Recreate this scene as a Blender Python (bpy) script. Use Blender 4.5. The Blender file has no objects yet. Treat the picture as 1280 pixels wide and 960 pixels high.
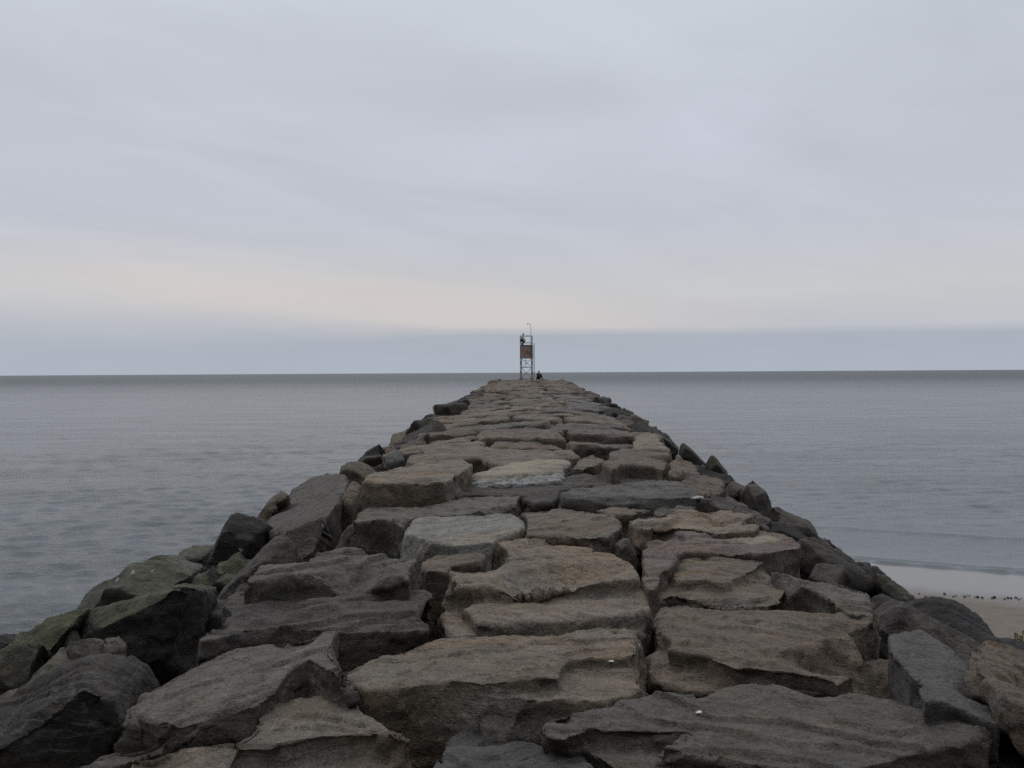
import bpy, bmesh, math, random
import numpy as np
from mathutils import Vector, Matrix, Euler

random.seed(11)
S = bpy.context.scene
COL = S.collection
R = math.radians

# ------------------------------------------------------------------ camera
W, H, F = 1280.0, 960.0, 1080.0
CAM = Vector((0.0, 0.0, 3.5))
cam_d = bpy.data.cameras.new('camera')
cam = bpy.data.objects.new('camera', cam_d)
COL.objects.link(cam)
cam_d.sensor_width = 36.0
cam_d.lens = 36.0 * F / W
cam_d.clip_start = 0.05
cam_d.clip_end = 40000
ROT = Euler((R(90 - 0.765), 0, 0)).to_matrix() @ Euler((0, 0, R(-0.33))).to_matrix()
cam.matrix_world = Matrix.Translation(CAM) @ ROT.to_4x4()
S.camera = cam


def ray(u, v):
    """Direction through photograph pixel (1280x960), scaled so that y (distance along the jetty) is 1."""
    d = ROT @ Vector(((u - W / 2) / F, (H / 2 - v) / F, -1.0))
    return d / d.y


# ------------------------------------------------------------------ jetty profile
HP = [(0, 1.70), (6, 1.70), (10, 1.60), (14, 1.50), (20, 1.40), (31, 1.25), (47, 1.06), (70, .91), (95, .80), (120, .75)]
HPx = np.array([a for a, b in HP], float)
HPy = np.array([b for a, b in HP], float)
HALF = 2.6


def crest(y):
    return 3.5 - float(np.interp(y, HPx, HPy))


def axis(y):
    return .15 + .018 * max(y, 0)


def surf(x, y):
    off = abs(x - axis(y)) - HALF
    z = crest(y)
    if off > 0:
        z -= off * .52
    return z


def hit(u, v):
    """Where the view line through a photograph pixel meets the jetty's nominal surface."""
    d = ray(u, v)
    t, last = 2.0, 2.0
    while t < 130:
        p = CAM + d * t
        if p.z <= surf(p.x, p.y):
            a, b = last, t
            for _ in range(24):
                m = (a + b) / 2
                p = CAM + d * m
                if p.z <= surf(p.x, p.y):
                    b = m
                else:
                    a = m
            return CAM + d * b
        last = t
        t *= 1.01
    return CAM + d * t


# ------------------------------------------------------------------ gradient noise (numpy)
_g = np.random.RandomState(5).normal(size=(4096, 3))
_g /= np.linalg.norm(_g, axis=1)[:, None]


def perlin(P, seed=0):
    P = np.asarray(P, float)
    i = np.floor(P).astype(np.int64)
    f = P - i
    u = f * f * f * (f * (f * 6 - 15) + 10)

    def grad(ix, iy, iz, fx, fy, fz):
        h = (ix * 73856093) ^ (iy * 19349663) ^ (iz * 83492791) ^ (seed * 2654435 + 97)
        h = (h ^ (h >> 13)) * 1274126177
        g = _g[(h ^ (h >> 16)) & 4095]
        return g[:, 0] * fx + g[:, 1] * fy + g[:, 2] * fz
    x, y, z = i[:, 0], i[:, 1], i[:, 2]
    fx, fy, fz = f[:, 0], f[:, 1], f[:, 2]
    r = 0
    c = {}
    for a in (0, 1):
        for b in (0, 1):
            for k in (0, 1):
                c[a, b, k] = grad(x + a, y + b, z + k, fx - a, fy - b, fz - k)
    ux, uy, uz = u[:, 0], u[:, 1], u[:, 2]
    l = lambda p, q, t: p + (q - p) * t
    x00 = l(c[0, 0, 0], c[1, 0, 0], ux); x10 = l(c[0, 1, 0], c[1, 1, 0], ux)
    x01 = l(c[0, 0, 1], c[1, 0, 1], ux); x11 = l(c[0, 1, 1], c[1, 1, 1], ux)
    return l(l(x00, x10, uy), l(x01, x11, uy), uz) * 1.5


def fbm(P, seed=0, oct=3):
    s, a = 0, 1.0
    for k in range(oct):
        s = s + a * perlin(P * 2.0 ** k, seed + k * 17)
        a *= .5
    return s


def facets(P, seed):
    """Piecewise flat fracture relief: every cell of a jittered lattice is a tilted plane."""
    I = np.floor(P).astype(np.int64)
    best = np.full(len(P), 1e9)
    val = np.zeros(len(P))
    for a in (-1, 0, 1):
        for b in (-1, 0, 1):
            for c in (-1, 0, 1):
                x, y, z = I[:, 0] + a, I[:, 1] + b, I[:, 2] + c
                h = (x * 73856093) ^ (y * 19349663) ^ (z * 83492791) ^ (seed * 7919 + 13)
                h = (h ^ (h >> 13)) * 1274126177
                h = h ^ (h >> 16)
                g = _g[h & 4095]
                j = _g[(h >> 12) & 4095] * .38
                D = P - (np.stack([x, y, z], 1) + .5 + j)
                d2 = (D * D).sum(1)
                m = d2 < best
                best[m] = d2[m]
                val[m] = (D * g).sum(1)[m] + g[m, 0] * .35
    return val


# ------------------------------------------------------------------ nodes
def new_mat(name):
    m = bpy.data.materials.new(name)
    m.use_nodes = True
    nt = m.node_tree
    for n in list(nt.nodes):
        nt.nodes.remove(n)
    out = nt.nodes.new('ShaderNodeOutputMaterial')
    b = nt.nodes.new('ShaderNodeBsdfPrincipled')
    nt.links.new(b.outputs[0], out.inputs[0])
    return m, nt, b


class NT:
    """Small helper that wires shader nodes."""

    def __init__(s, nt):
        s.nt = nt

    def n(s, kind, **kw):
        x = s.nt.nodes.new(kind)
        for k, v in kw.items():
            setattr(x, k, v)
        return x

    def put(s, sock, v):
        if v is None:
            return
        if isinstance(v, bpy.types.NodeSocket):
            s.nt.links.new(v, sock)
        else:
            sock.default_value = v

    def math(s, op, a, b=None, c=None, clamp=False):
        x = s.n('ShaderNodeMath', operation=op, use_clamp=clamp)
        s.put(x.inputs[0], a); s.put(x.inputs[1], b); s.put(x.inputs[2], c)
        return x.outputs[0]

    def mix(s, f, a, b, mode='MIX'):
        x = s.n('ShaderNodeMix', data_type='RGBA', blend_type=mode)
        s.put(x.inputs[0], f); s.put(x.inputs[6], a); s.put(x.inputs[7], b)
        return x.outputs[2]

    def noise(s, vec, scale, detail=4, rough=.55, dist=0.0, dim='3D'):
        x = s.n('ShaderNodeTexNoise', noise_dimensions=dim)
        s.put(x.inputs['Vector'], vec)
        x.inputs['Scale'].default_value = scale
        x.inputs['Detail'].default_value = detail
        x.inputs['Roughness'].default_value = rough
        x.inputs['Distortion'].default_value = dist
        return x.outputs['Fac']

    def mapping(s, vec, scale=(1, 1, 1), rot=(0, 0, 0), loc=(0, 0, 0)):
        x = s.n('ShaderNodeMapping')
        s.put(x.inputs[0], vec)
        x.inputs['Scale'].default_value = scale
        x.inputs['Rotation'].default_value = rot
        x.inputs['Location'].default_value = loc
        return x.outputs[0]

    def rng(s, v, a, b, c=0.0, d=1.0, smooth=True):
        x = s.n('ShaderNodeMapRange', interpolation_type='SMOOTHSTEP' if smooth else 'LINEAR')
        s.put(x.inputs[0], v)
        x.inputs[1].default_value = a; x.inputs[2].default_value = b
        x.inputs[3].default_value = c; x.inputs[4].default_value = d
        return x.outputs[0]


def rgb(*c):
    return (c[0], c[1], c[2], 1.0)


# ------------------------------------------------------------------ rock material
def rock_material():
    m, nt, b = new_mat('weathered_stone')
    t = NT(nt)
    geo = t.n('ShaderNodeNewGeometry')
    info = t.n('ShaderNodeObjectInfo')
    pos = geo.outputs['Position']
    rv = t.n('ShaderNodeVectorMath', operation='SCALE')
    cmb = t.n('ShaderNodeCombineXYZ')
    rnd = info.outputs['Random']
    t.put(cmb.inputs[0], rnd); t.put(cmb.inputs[1], t.math('MULTIPLY', rnd, 7.3)); t.put(cmb.inputs[2], t.math('MULTIPLY', rnd, 3.1))
    t.put(rv.inputs[0], cmb.outputs[0]); rv.inputs['Scale'].default_value = 20
    add = t.n('ShaderNodeVectorMath', operation='ADD')
    t.put(add.inputs[0], pos); t.put(add.inputs[1], rv.outputs[0])
    P = add.outputs[0]
    base = info.outputs['Color']
    vr = t.n('ShaderNodeVectorRotate', rotation_type='Z_AXIS')
    t.put(vr.inputs['Vector'], P)
    t.put(vr.inputs['Angle'], t.math('SUBTRACT', t.math('MULTIPLY', rnd, 1.5), .75))
    PR = vr.outputs[0]
    layered = t.mapping(PR, (.55, 2.1, 4.5))
    big = t.noise(P, 1.3, 5, .6)
    med = t.math('ADD', t.math('MULTIPLY', t.noise(layered, 3.2, 6, .62, .6), .30), t.math('MULTIPLY', t.noise(P, 5.0, 8, .70), .70))
    fine = t.noise(P, 55, 5, .7)
    grit = t.noise(P, 190, 3, .7)
    # large patches: iron stain, grey weathering, dark lichen
    stain = t.rng(t.noise(layered, 1.1, 5, .6, .8), .50, .72)
    c = t.mix(t.math('MULTIPLY', stain, .55), base, t.mix(1.0, base, rgb(1.34, 1.03, .74), 'MULTIPLY'))
    grey = t.rng(big, .48, .68)
    hsv = t.n('ShaderNodeHueSaturation')
    hsv.inputs['Saturation'].default_value = .35
    hsv.inputs['Value'].default_value = .92
    t.put(hsv.inputs['Color'], c)
    c = t.mix(t.math('MULTIPLY', grey, .55), c, hsv.outputs[0])
    c = t.mix(1.0, c, t.rng(med, .25, .75, .40, 1.62, False), 'MULTIPLY')
    lich = t.rng(t.noise(P, 6.5, 8, .72), .56, .70)
    c = t.mix(t.math('MULTIPLY', lich, .55), c, rgb(.028, .027, .026))
    # fine grain of the stone
    c = t.mix(1.0, c, t.rng(fine, .3, .7, .60, 1.42, False), 'MULTIPLY')
    c = t.mix(1.0, c, t.rng(grit, .3, .7, .70, 1.3, False), 'MULTIPLY')
    # quartz seams
    seam = t.math('ABSOLUTE', t.math('SUBTRACT', t.noise(t.mapping(PR, (.35, 1.5, 2.2)), 1.4, 4, .6, .3), .5))
    seam = t.math('MULTIPLY', t.rng(seam, .0, .012, 1, 0), t.rng(t.noise(P, 2.3, 2), .5, .62))
    c = t.mix(t.math('MULTIPLY', seam, .35), c, rgb(.26, .25, .235))
    # rare pale scuffs and droppings
    vor = t.n('ShaderNodeTexVoronoi', feature='F1')
    t.put(vor.inputs['Vector'], P); vor.inputs['Scale'].default_value = 3.4
    spot = t.math('MULTIPLY', t.rng(t.math('ADD', vor.outputs['Distance'], t.math('MULTIPLY', t.noise(P, 40, 3), .05)), .050, .062, 1, 0),
                  t.rng(t.noise(P, 1.1, 1), .50, .58))
    c = t.mix(t.math('MULTIPLY', spot, .7), c, rgb(.42, .42, .39))
    # tide zone of real weed and wet stone near the water
    sep = t.n('ShaderNodeSeparateXYZ'); t.put(sep.inputs[0], pos)
    zz = t.math('ADD', sep.outputs[2], t.math('MULTIPLY', t.math('SUBTRACT', big, .5), 1.1))
    wet = t.rng(zz, .55, 1.15, 1, 0)
    c = t.mix(t.math('MULTIPLY', wet, .55), c, rgb(.020, .020, .018))
    alg = t.math('MULTIPLY', t.rng(zz, .35, .75, 1, 0), t.rng(t.noise(P, 2.6, 5, .65), .42, .6))
    c = t.mix(t.math('MULTIPLY', alg, .6), c, rgb(.036, .042, .016))
    # moss amount of the individual stone (Alpha of the object's colour: 1 = bare)
    mossy = t.math('SUBTRACT', 1.0, info.outputs['Alpha'])
    nrm = t.n('ShaderNodeSeparateXYZ'); t.put(nrm.inputs[0], geo.outputs['Normal'])
    mm = t.math('MULTIPLY', mossy, t.rng(t.math('ADD', t.math('MULTIPLY', nrm.outputs[2], .55), t.math('MULTIPLY', t.noise(P, 2.8, 8, .74), 1.1)), .78, 1.06))
    mcol = t.mix(t.rng(t.noise(P, 7, 6, .7), .3, .72), rgb(.034, .038, .014), rgb(.104, .101, .050))
    c = t.mix(mm, c, mcol)
    # patches with an outline of their own, stored on the mesh
    at = t.n('ShaderNodeAttribute', attribute_name='patch')
    pn = t.noise(t.mapping(P, (1, 1, 3)), 9, 7, .75)
    mott = t.mix(t.rng(pn, .48, .58), rgb(.30, .295, .28), rgb(.045, .043, .042))
    crm = t.mix(t.rng(pn, .3, .7), rgb(.37, .315, .225), rgb(.27, .235, .18))
    sa = t.n('ShaderNodeSeparateColor'); t.put(sa.inputs[0], at.outputs['Color'])
    c = t.mix(sa.outputs[0], c, mott)
    c = t.mix(sa.outputs[1], c, crm)
    t.put(b.inputs['Base Color'], c)
    rough = t.rng(med, .2, .8, .62, .86, False)
    t.put(b.inputs['Roughness'], t.math('SUBTRACT', rough, t.math('MULTIPLY', wet, .22)))
    b.inputs['Specular IOR Level'].default_value = .35
    # relief
    h = t.math('ADD', t.math('MULTIPLY', med, .045), t.math('MULTIPLY', fine, .016))
    h = t.math('ADD', h, t.math('MULTIPLY', grit, .0045))
    pit = t.noise(P, 17, 4, .6)
    h = t.math('ADD', h, t.math('MULTIPLY', t.rng(pit, .30, .52), .010))
    crack = t.math('ABSOLUTE', t.math('SUBTRACT', t.noise(t.mapping(PR, (.35, 1.7, 3.0)), 2.2, 6, .66, .2), .5))
    h = t.math('SUBTRACT', h, t.math('MULTIPLY', t.rng(crack, 0, .012, 1, 0), .012))
    bp = t.n('ShaderNodeBump')
    bp.inputs['Strength'].default_value = .85
    bp.inputs['Distance'].default_value = 1.0
    t.put(bp.inputs['Height'], h)
    t.put(b.inputs['Normal'], bp.outputs[0])
    return m


ROCK = rock_material()

TINT = {
    'tan': (.154, .124, .091), 'brown': (.120, .094, .070), 'grey': (.099, .087, .071), 'bluegrey': (.096, .091, .084),
    'red': (.132, .101, .083), 'dark': (.040, .034, .028), 'black': (.022, .020, .019), 'olive': (.046, .041, .031),
    'light': (.165, .158, .138), 'slate': (.068, .058, .049),
}


def tag(o, label=None, cat=None, group=None, kind=None):
    for k, v in (('label', label), ('category', cat), ('group', group), ('kind', kind)):
        if v:
            o[k] = v
    return o


# ------------------------------------------------------------------ rock building
def prism(poly, depth, flare=1.03, cham=.04):
    """A closed prism below a polygon of 3D points, its top edge slightly broken."""
    bm = bmesh.new()
    c = sum((Vector(p) for p in poly), Vector()) / len(poly)
    n = len(poly)
    rings = []
    for k in range(4):
        r = []
        for p in poly:
            p = Vector(p)
            d = Vector((p.x - c.x, p.y - c.y, 0))
            L = max(d.length, 1e-3)
            p = p - d * min(.006 / L, .2)
            d = d * (1 - min(.006 / L, .2))
            if k == 0:
                q = p - d * min(cham * 1.2 / L, .3)
            elif k == 1:
                q = p - Vector((0, 0, cham))
            elif k == 2:
                q = p + d * (flare - 1) * .7 - Vector((0, 0, depth * .55))
            else:
                q = c + d * .9 - Vector((0, 0, depth)) + Vector((0, 0, (p.z - c.z)))
            r.append(bm.verts.new(q))
        rings.append(r)
    bm.faces.new(rings[0])
    bm.faces.new(list(reversed(rings[-1])))
    for a, b2 in zip(rings, rings[1:]):
        for i in range(n):
            j = (i + 1) % n
            bm.faces.new((a[i], b2[i], b2[j], a[j]))
    bmesh.ops.recalc_face_normals(bm, faces=bm.faces)
    bmesh.ops.triangulate(bm, faces=bm.faces)
    return bm


def hull(points):
    bm = bmesh.new()
    for p in points:
        bm.verts.new(p)
    r = bmesh.ops.convex_hull(bm, input=bm.verts)
    bmesh.ops.delete(bm, geom=list({g for g in r['geom_interior'] + r['geom_unused'] if isinstance(g, bmesh.types.BMVert)}), context='VERTS')
    bmesh.ops.recalc_face_normals(bm, faces=bm.faces)
    return bm


def area_sign(poly):
    return sum(poly[i][0] * poly[(i + 1) % len(poly)][1] - poly[(i + 1) % len(poly)][0] * poly[i][1] for i in range(len(poly)))


def raw_mesh(name, bms, vox):
    me = bpy.data.meshes.new(name)
    bm = bmesh.new()
    for x in bms:
        tmp = bpy.data.meshes.new('tmp')
        x.to_mesh(tmp); x.free()
        bm.from_mesh(tmp)
        bpy.data.meshes.remove(tmp)
    bm.to_mesh(me); bm.free()
    o = bpy.data.objects.new('tmp', me)
    COL.objects.link(o)
    md = o.modifiers.new('r', 'REMESH')
    md.mode = 'VOXEL'; md.voxel_size = vox; md.adaptivity = 0
    dg = bpy.context.evaluated_depsgraph_get()
    dg.update()
    out = bpy.data.meshes.new_from_object(o.evaluated_get(dg))
    out.name = name
    bpy.data.objects.remove(o)
    bpy.data.meshes.remove(me)
    return out


def co_of(me):
    a = np.empty(len(me.vertices) * 3)
    me.vertices.foreach_get('co', a)
    return a.reshape(-1, 3)


def no_of(me):
    a = np.empty(len(me.vertices) * 3, dtype=np.float32)
    me.vertex_normals.foreach_get('vector', a)
    return a.reshape(-1, 3).astype(float)


def set_co(me, P):
    me.vertices.foreach_set('co', P.astype(np.float32).ravel())
    me.update()


def smooth(me, P, it, lam=.35):
    e = np.empty(len(me.edges) * 2, dtype=np.int32)
    me.edges.foreach_get('vertices', e)
    e = e.reshape(-1, 2)
    deg = np.bincount(e.ravel(), minlength=len(P)).astype(float)[:, None]
    deg[deg == 0] = 1
    for _ in range(it):
        s = np.zeros_like(P)
        for k in range(3):
            s[:, k] = np.bincount(e[:, 0], P[e[:, 1], k], len(P)) + np.bincount(e[:, 1], P[e[:, 0], k], len(P))
        P = P + (s / deg - P) * lam
    return P


def weather(me, vox, seed, rough=1.0, ledge=1.0, rounding=2, size=1.0, chips=(8, (.01, .035))):
    """Wear a remeshed block into stone: rounded arrises, splitting ledges on top, bedding lines on the sides, chips."""
    P = smooth(me, co_of(me), rounding)
    set_co(me, P)
    N = no_of(me)
    off = np.array([seed * 1.37 % 50, seed * 2.71 % 50, seed * .77 % 50])
    Q = P + off
    # flat fracture facets struck off corners and arrises
    rs_ = np.random.RandomState(seed)
    ext = P.max(0) - P.min(0)
    ms = float(np.sort(ext)[1])
    N = no_of(me)
    for _ in range(chips[0]):
        v = rs_.normal(size=3)
        v[2] = abs(v[2]) * .9 - .1
        v /= np.linalg.norm(v)
        ids = rs_.randint(0, len(P), max(60, len(P) // 6))
        ctr = P[ids[0]]
        ids = ids[np.linalg.norm(P[ids] - ctr, axis=1) < ms * .45]
        ia = ids[np.argmax(P[ids] @ v)]
        a_ = P[ia]
        if N[ia] @ v < .6 or abs(N[ia][2]) > .93:
            continue
        rad = np.linalg.norm(P - a_, axis=1)
        dd = (P - a_) @ v + rs_.uniform(*chips[1])
        wt = np.clip((ms * .45 - rad) / (ms * .15), 0, 1) * (N @ v > -.1)
        P = P - v[None] * (np.clip(dd, 0, None) * wt)[:, None]
    set_co(me, P)
    N = no_of(me)
    Q = P + off
    d = fbm(Q * .9 / size, seed, 2) * .026 * size * rough
    d += fbm(Q * 3.6, seed + 3, 3) * .014 * rough * min(1, size)
    if vox < .04:
        d += fbm(Q * 13, seed + 5, 2) * .008 * rough
    # conchoidal chips: clipped noise bites into the faces
    ch = perlin(Q * 2.1, seed + 9)
    d -= np.clip(ch - .28, 0, 1) * .16 * rough * min(1, size)
    ang = (seed * .61) % 1 * .9 - .45
    ca, sa = math.cos(ang), math.sin(ang)
    side = np.clip(1 - np.abs(N[:, 2]) * 1.25, 0, 1)
    bed = perlin(Q * np.array([.5, .5, 9.0]), seed + 21)
    d += side * bed * .012 * rough
    if vox < .075:
        fs = np.array([1.5, 2.0, 2.6])
        Qr = np.stack([Q[:, 0] * ca + Q[:, 1] * sa, -Q[:, 0] * sa + Q[:, 1] * ca, Q[:, 2]], 1) + fbm(Q * 3, seed + 61, 2)[:, None] * .05
        d += facets(Qr * fs, seed) * .032 * rough * (1 - .72 * np.clip(N[:, 2], 0, 1)) * min(1, size)
        if vox < .04:
            d += facets(Qr * fs * 2.7, seed + 1) * .012 * rough * (1 - .5 * np.clip(N[:, 2], 0, 1))
    P2 = P + N * d[:, None]
    # stepped ledges where the upper bedding planes have split away
    up = np.clip((N[:, 2] - .45) / .3, 0, 1)
    L = np.stack([Q[:, 0] * ca + Q[:, 1] * sa, -Q[:, 0] * sa + Q[:, 1] * ca, Q[:, 2] * 0], 1)
    g = fbm(L * np.array([.45, 1.15, 1]) / size, seed + 31, 3) + .10 * perlin(L * np.array([2, 5, 1]), seed + 32)
    k = 3.2
    s = g * k
    fl = np.floor(s)
    fr = s - fl
    w = .045
    st = np.clip((fr - (1 - w)) / w, 0, 1)
    terr = (fl + st * st * (3 - 2 * st)) / k
    P2[:, 2] += up * (terr - g * .6) * .12 * ledge * min(1.2, size)
    # narrow cracks
    cr = np.abs(perlin(L * np.array([.5, 1.6, 1]) + perlin(Q * 2.5, seed + 44)[:, None] * .12, seed + 41))
    gate = np.clip(perlin(Q * .8, seed + 42) * 3, 0, 1)
    P2[:, 2] -= up * gate * np.clip(1 - cr / .045, 0, 1) * .035 * ledge
    set_co(me, P2)


N_VERT = [0]


def finish(name, me, tint, moss=0.0, patch=None):
    me.materials.clear()
    me.materials.append(ROCK)
    me.polygons.foreach_set('use_smooth', np.ones(len(me.polygons), dtype=bool))
    if patch is not None:
        a = me.color_attributes.new('patch', 'FLOAT_COLOR', 'POINT')
        a.data.foreach_set('color', patch.astype(np.float32).ravel())
    # origin at the base centre
    P = co_of(me)
    c = (P.min(0) + P.max(0)) / 2
    c[2] = P[:, 2].min()
    set_co(me, P - c)
    me.update()
    N_VERT[0] += len(P)
    o = bpy.data.objects.new(name, me)
    o.location = c
    COL.objects.link(o)
    t = TINT[tint]
    j = 1.18 * random.uniform(.82, 1.16)
    o.color = (t[0] * j, t[1] * j, t[2] * j, 1.0 - moss)
    return o


SEED = [100]
GROUP = 'stones of the jetty'


def tilt_poly(px, dz, sx, sy, ref=None):
    """Photograph outline laid on a (tilted) bedding plane at its real distance on the jetty."""
    cu = sum(p[0] for p in px) / len(px); cv = sum(p[1] for p in px) / len(px)
    if ref is None:
        ref = hit(min(max(cu, -200), 1480), cv) + Vector((0, 0, dz))
        # keep the centre on the same view line after lifting it
        d = ray(cu, cv)
        h0 = hit(cu, cv)
        k = (CAM.z - (h0.z + dz)) / (CAM.z - h0.z)
        ref = CAM + (h0 - CAM) * k
    n = Vector((-sx, -sy, 1))
    out = []
    for u, v in px:
        d = ray(u, v)
        t = (ref - CAM).dot(n) / d.dot(n)
        out.append(CAM + d * t)
    return out, ref


def slab(label, tint, layers, dz=0.0, sx=0.0, sy=0.0, depth=.75, moss=0.0, rough=1.0, ledge=1.0, cat='stone', patch=None, rounding=1, cham=.010):
    """A traced stone: stacked bedding layers [(outline, height above the first)]."""
    SEED[0] += 7
    (l0, h0) = layers[0]
    p0, ref = tilt_poly(l0, dz + h0, sx, sy)
    bms = []
    pts = []
    n = Vector((-sx, -sy, 1))
    for px, hh in layers:
        rr = ref + Vector((0, 0, hh - h0))
        poly = []
        for u, v in px:
            d = ray(u, v)
            t = (rr - CAM).dot(n) / d.dot(n)
            poly.append(CAM + d * t)
        pts.append(poly)
        bms.append(prism(poly, depth + hh - h0, cham=cham))
    dist = sum(p.y for p in p0) / len(p0)
    vox = min(max(dist * .0034, .0145), .05)
    me = raw_mesh('stone', bms, vox)
    weather(me, vox, SEED[0], rough, ledge, rounding)
    pa = None
    if patch:
        P = co_of(me)
        pa = patch(P, pts)
    o = finish('stone', me, tint, moss, pa)
    tag(o, label, cat, GROUP)
    return o


def boulder(label, tint, outline, d, tf=.5, tb=.7, front=None, back=None, drop=.35, moss=0.0, rough=1.0, cat='boulder', group=GROUP, rounding=1, name='boulder', chips=(10, (.01, .055))):
    """A traced stone standing on the flank: its outline at its real distance, a nearer front face and a farther back."""
    SEED[0] += 7
    mid = [CAM + ray(u, v) * d for u, v in outline]
    c = sum(mid, Vector()) / len(mid)
    pts = list(mid)
    zs = sorted(p.z for p in mid)
    low = zs[len(zs) // 3]
    for p in mid:
        if p.z <= low + .02:
            pts.append(p - Vector((0, 0, drop)))
    if front:
        pts += [CAM + ray(u, v) * (d - tf) for u, v in front]
    else:
        for p in mid:
            q = c + (p - c) * .74
            pts.append(Vector((q.x, q.y - tf, q.z - .10)))
    for p in mid:
        q = c + (p - c) * .72
        pts.append(Vector((q.x, q.y + tb, q.z - .12)))
    vox = min(max(d * .0034, .0145), .05)
    me = raw_mesh('boulder', [hull(pts)], vox)
    weather(me, vox, SEED[0], rough, .6, rounding, .8, chips)
    o = finish(name, me, tint, moss)
    tag(o, label, cat, group)
    return o


# ================================================================== traced stones, near to far
slab('tan flat-topped stone with a raised ledge, nearest of all beside the long dark wedge', 'tan', [
    ([(150, 966), (165, 945), (205, 936), (275, 925), (320, 919), (400, 911), (480, 907), (499, 914), (502, 935), (494, 962), (478, 1050), (120, 1050)], -.05),
    ([(281, 927), (300, 916), (318, 904), (316, 878), (345, 870), (380, 867), (425, 867), (452, 873), (470, 880), (482, 895), (500, 905), (517, 914), (514, 922), (480, 913), (400, 917), (340, 927)], .05)], ledge=.7)
slab('long dark wedge of stone leaning between the tan ledge stone and the tilted slab', 'slate', [
    ([(40, 972), (115, 940), (195, 911), (255, 893), (318, 876), (323, 886), (262, 905), (206, 922), (130, 962), (70, 1000)], 0)], dz=-.02, sx=.12, ledge=.4, depth=.7)
slab('big tilted grey slab with a notched corner, sloping down towards the water', 'grey', [
    ([(128, 919), (140, 893), (162, 870), (195, 848), (232, 828), (300, 808), (365, 795), (425, 787), (441, 801), (452, 824), (446, 832), (410, 838), (386, 822), (366, 835), (345, 864), (318, 880), (255, 897), (200, 912), (160, 921)], 0)],
    dz=.08, sx=.26, sy=.05, ledge=.55, depth=.85)
boulder('hulking dark boulder with a pale ridge in the lowest corner beside the water', 'dark',
        [(-70, 912), (0, 876), (50, 851), (75, 832), (100, 819), (125, 818), (150, 832), (163, 858), (168, 885), (140, 925), (125, 965), (110, 1010), (-70, 1020)], 4.9, tf=.55, tb=.6,
        front=[(-60, 975), (40, 915), (66, 888), (104, 858), (140, 872), (150, 905), (120, 990), (-50, 1040)])
boulder('smooth grey slab with a greenish rounded end behind the hulking dark boulder', 'grey',
        [(-40, 893), (0, 864), (45, 838), (72, 812), (85, 800), (100, 799), (112, 808), (122, 822), (110, 850), (40, 905)], 5.7, moss=.45)
boulder('small green weedy boulder at the water edge, lowest of the mossy ones', 'olive',
        [(0, 832), (6, 804), (18, 788), (32, 786), (44, 800), (60, 822), (62, 850), (0, 868)], 6.4, moss=.9)
boulder('black wet stone half cut off beneath the small green weedy boulder', 'black',
        [(-60, 800), (-10, 792), (10, 803), (8, 838), (-10, 880), (-70, 880)], 6.7)
boulder('flat olive weed-covered stone sloping into the water', 'olive',
        [(33, 789), (60, 772), (95, 762), (110, 759), (92, 780), (75, 806), (60, 820), (42, 803)], 7.2, moss=1.0)
boulder('large block with a pale mossy top and a big dark front face', 'dark',
        [(78, 805), (90, 780), (112, 760), (175, 744), (221, 728), (245, 734), (250, 760), (244, 800), (205, 828), (160, 830), (125, 815), (116, 800)], 7.3, tf=.45, tb=.9,
        front=[(127, 784), (221, 738), (243, 744), (243, 800), (205, 828), (160, 830), (128, 812)], moss=.75)
barn = boulder('rounded olive boulder with white specks standing in the water', 'olive',
        [(108, 752), (113, 742), (121, 728), (135, 718), (155, 706), (172, 697), (195, 699), (215, 708), (240, 718), (225, 740), (180, 752)], 12.4, tf=1.0, tb=1.2, moss=.8)
boulder('low greenish rock alone in the water, offshore of the tall black stone', 'olive',
        [(219, 699), (222, 692), (231, 684), (245, 681), (272, 681), (276, 700)], 15.6, moss=.7, tf=.5)
boulder('tall black pointed stone with a notched top against the water', 'black',
        [(253, 716), (262, 690), (275, 665), (287, 642), (297, 639), (310, 645), (325, 648), (336, 655), (332, 690), (316, 705), (285, 720)], 11.6, tf=.45, tb=.6, chips=(5, (.01, .03)))
boulder('low mossy hump between the white-specked boulder and the leaning wedge', 'olive',
        [(235, 752), (240, 716), (258, 711), (280, 698), (296, 695), (308, 702), (312, 712), (292, 735), (266, 760)], 10.4, moss=.9)
boulder('small fluted pale stone leaning on the tall black stone', 'grey',
        [(272, 700), (282, 690), (291, 681), (297, 682), (306, 697), (300, 706), (280, 708)], 10.9, tf=.25, tb=.3, moss=.4)
boulder('long dark leaning wedge with a pale grooved edge pointing up', 'slate',
        [(255, 775), (270, 745), (300, 711), (322, 688), (340, 672), (355, 665), (366, 678), (383, 702), (362, 714), (310, 732), (285, 768)], 9.4, tf=.35, tb=.5)
boulder('small dark triangular stone tucked beside the pale grooved wedge', 'slate',
        [(368, 679), (390, 669), (404, 682), (400, 695), (386, 706), (377, 698)], 9.9, tf=.3, tb=.4)
boulder('small brown stone peeping out behind the big tilted block', 'brown',
        [(316, 652), (325, 640), (335, 622), (352, 611), (363, 618), (357, 632), (340, 645), (328, 658)], 14.2, tf=.4, tb=.5)
slab('big tilted block with a rust-brown side standing above the water', 'slate', [
    ([(322, 664), (336, 648), (352, 628), (366, 612), (388, 597), (410, 591), (432, 590), (436, 600), (426, 622), (409, 640), (397, 655), (372, 661)], 0)], dz=.12, sx=.42, sy=.04, depth=1.2, ledge=.5)
boulder('rusty dark stone filling the gap under the big tilted block', 'brown',
        [(398, 690), (412, 650), (432, 612), (440, 600), (452, 606), (456, 640), (440, 675), (424, 690)], 12.6, tf=.5, tb=.9, chips=(0, (0, .01)))
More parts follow.
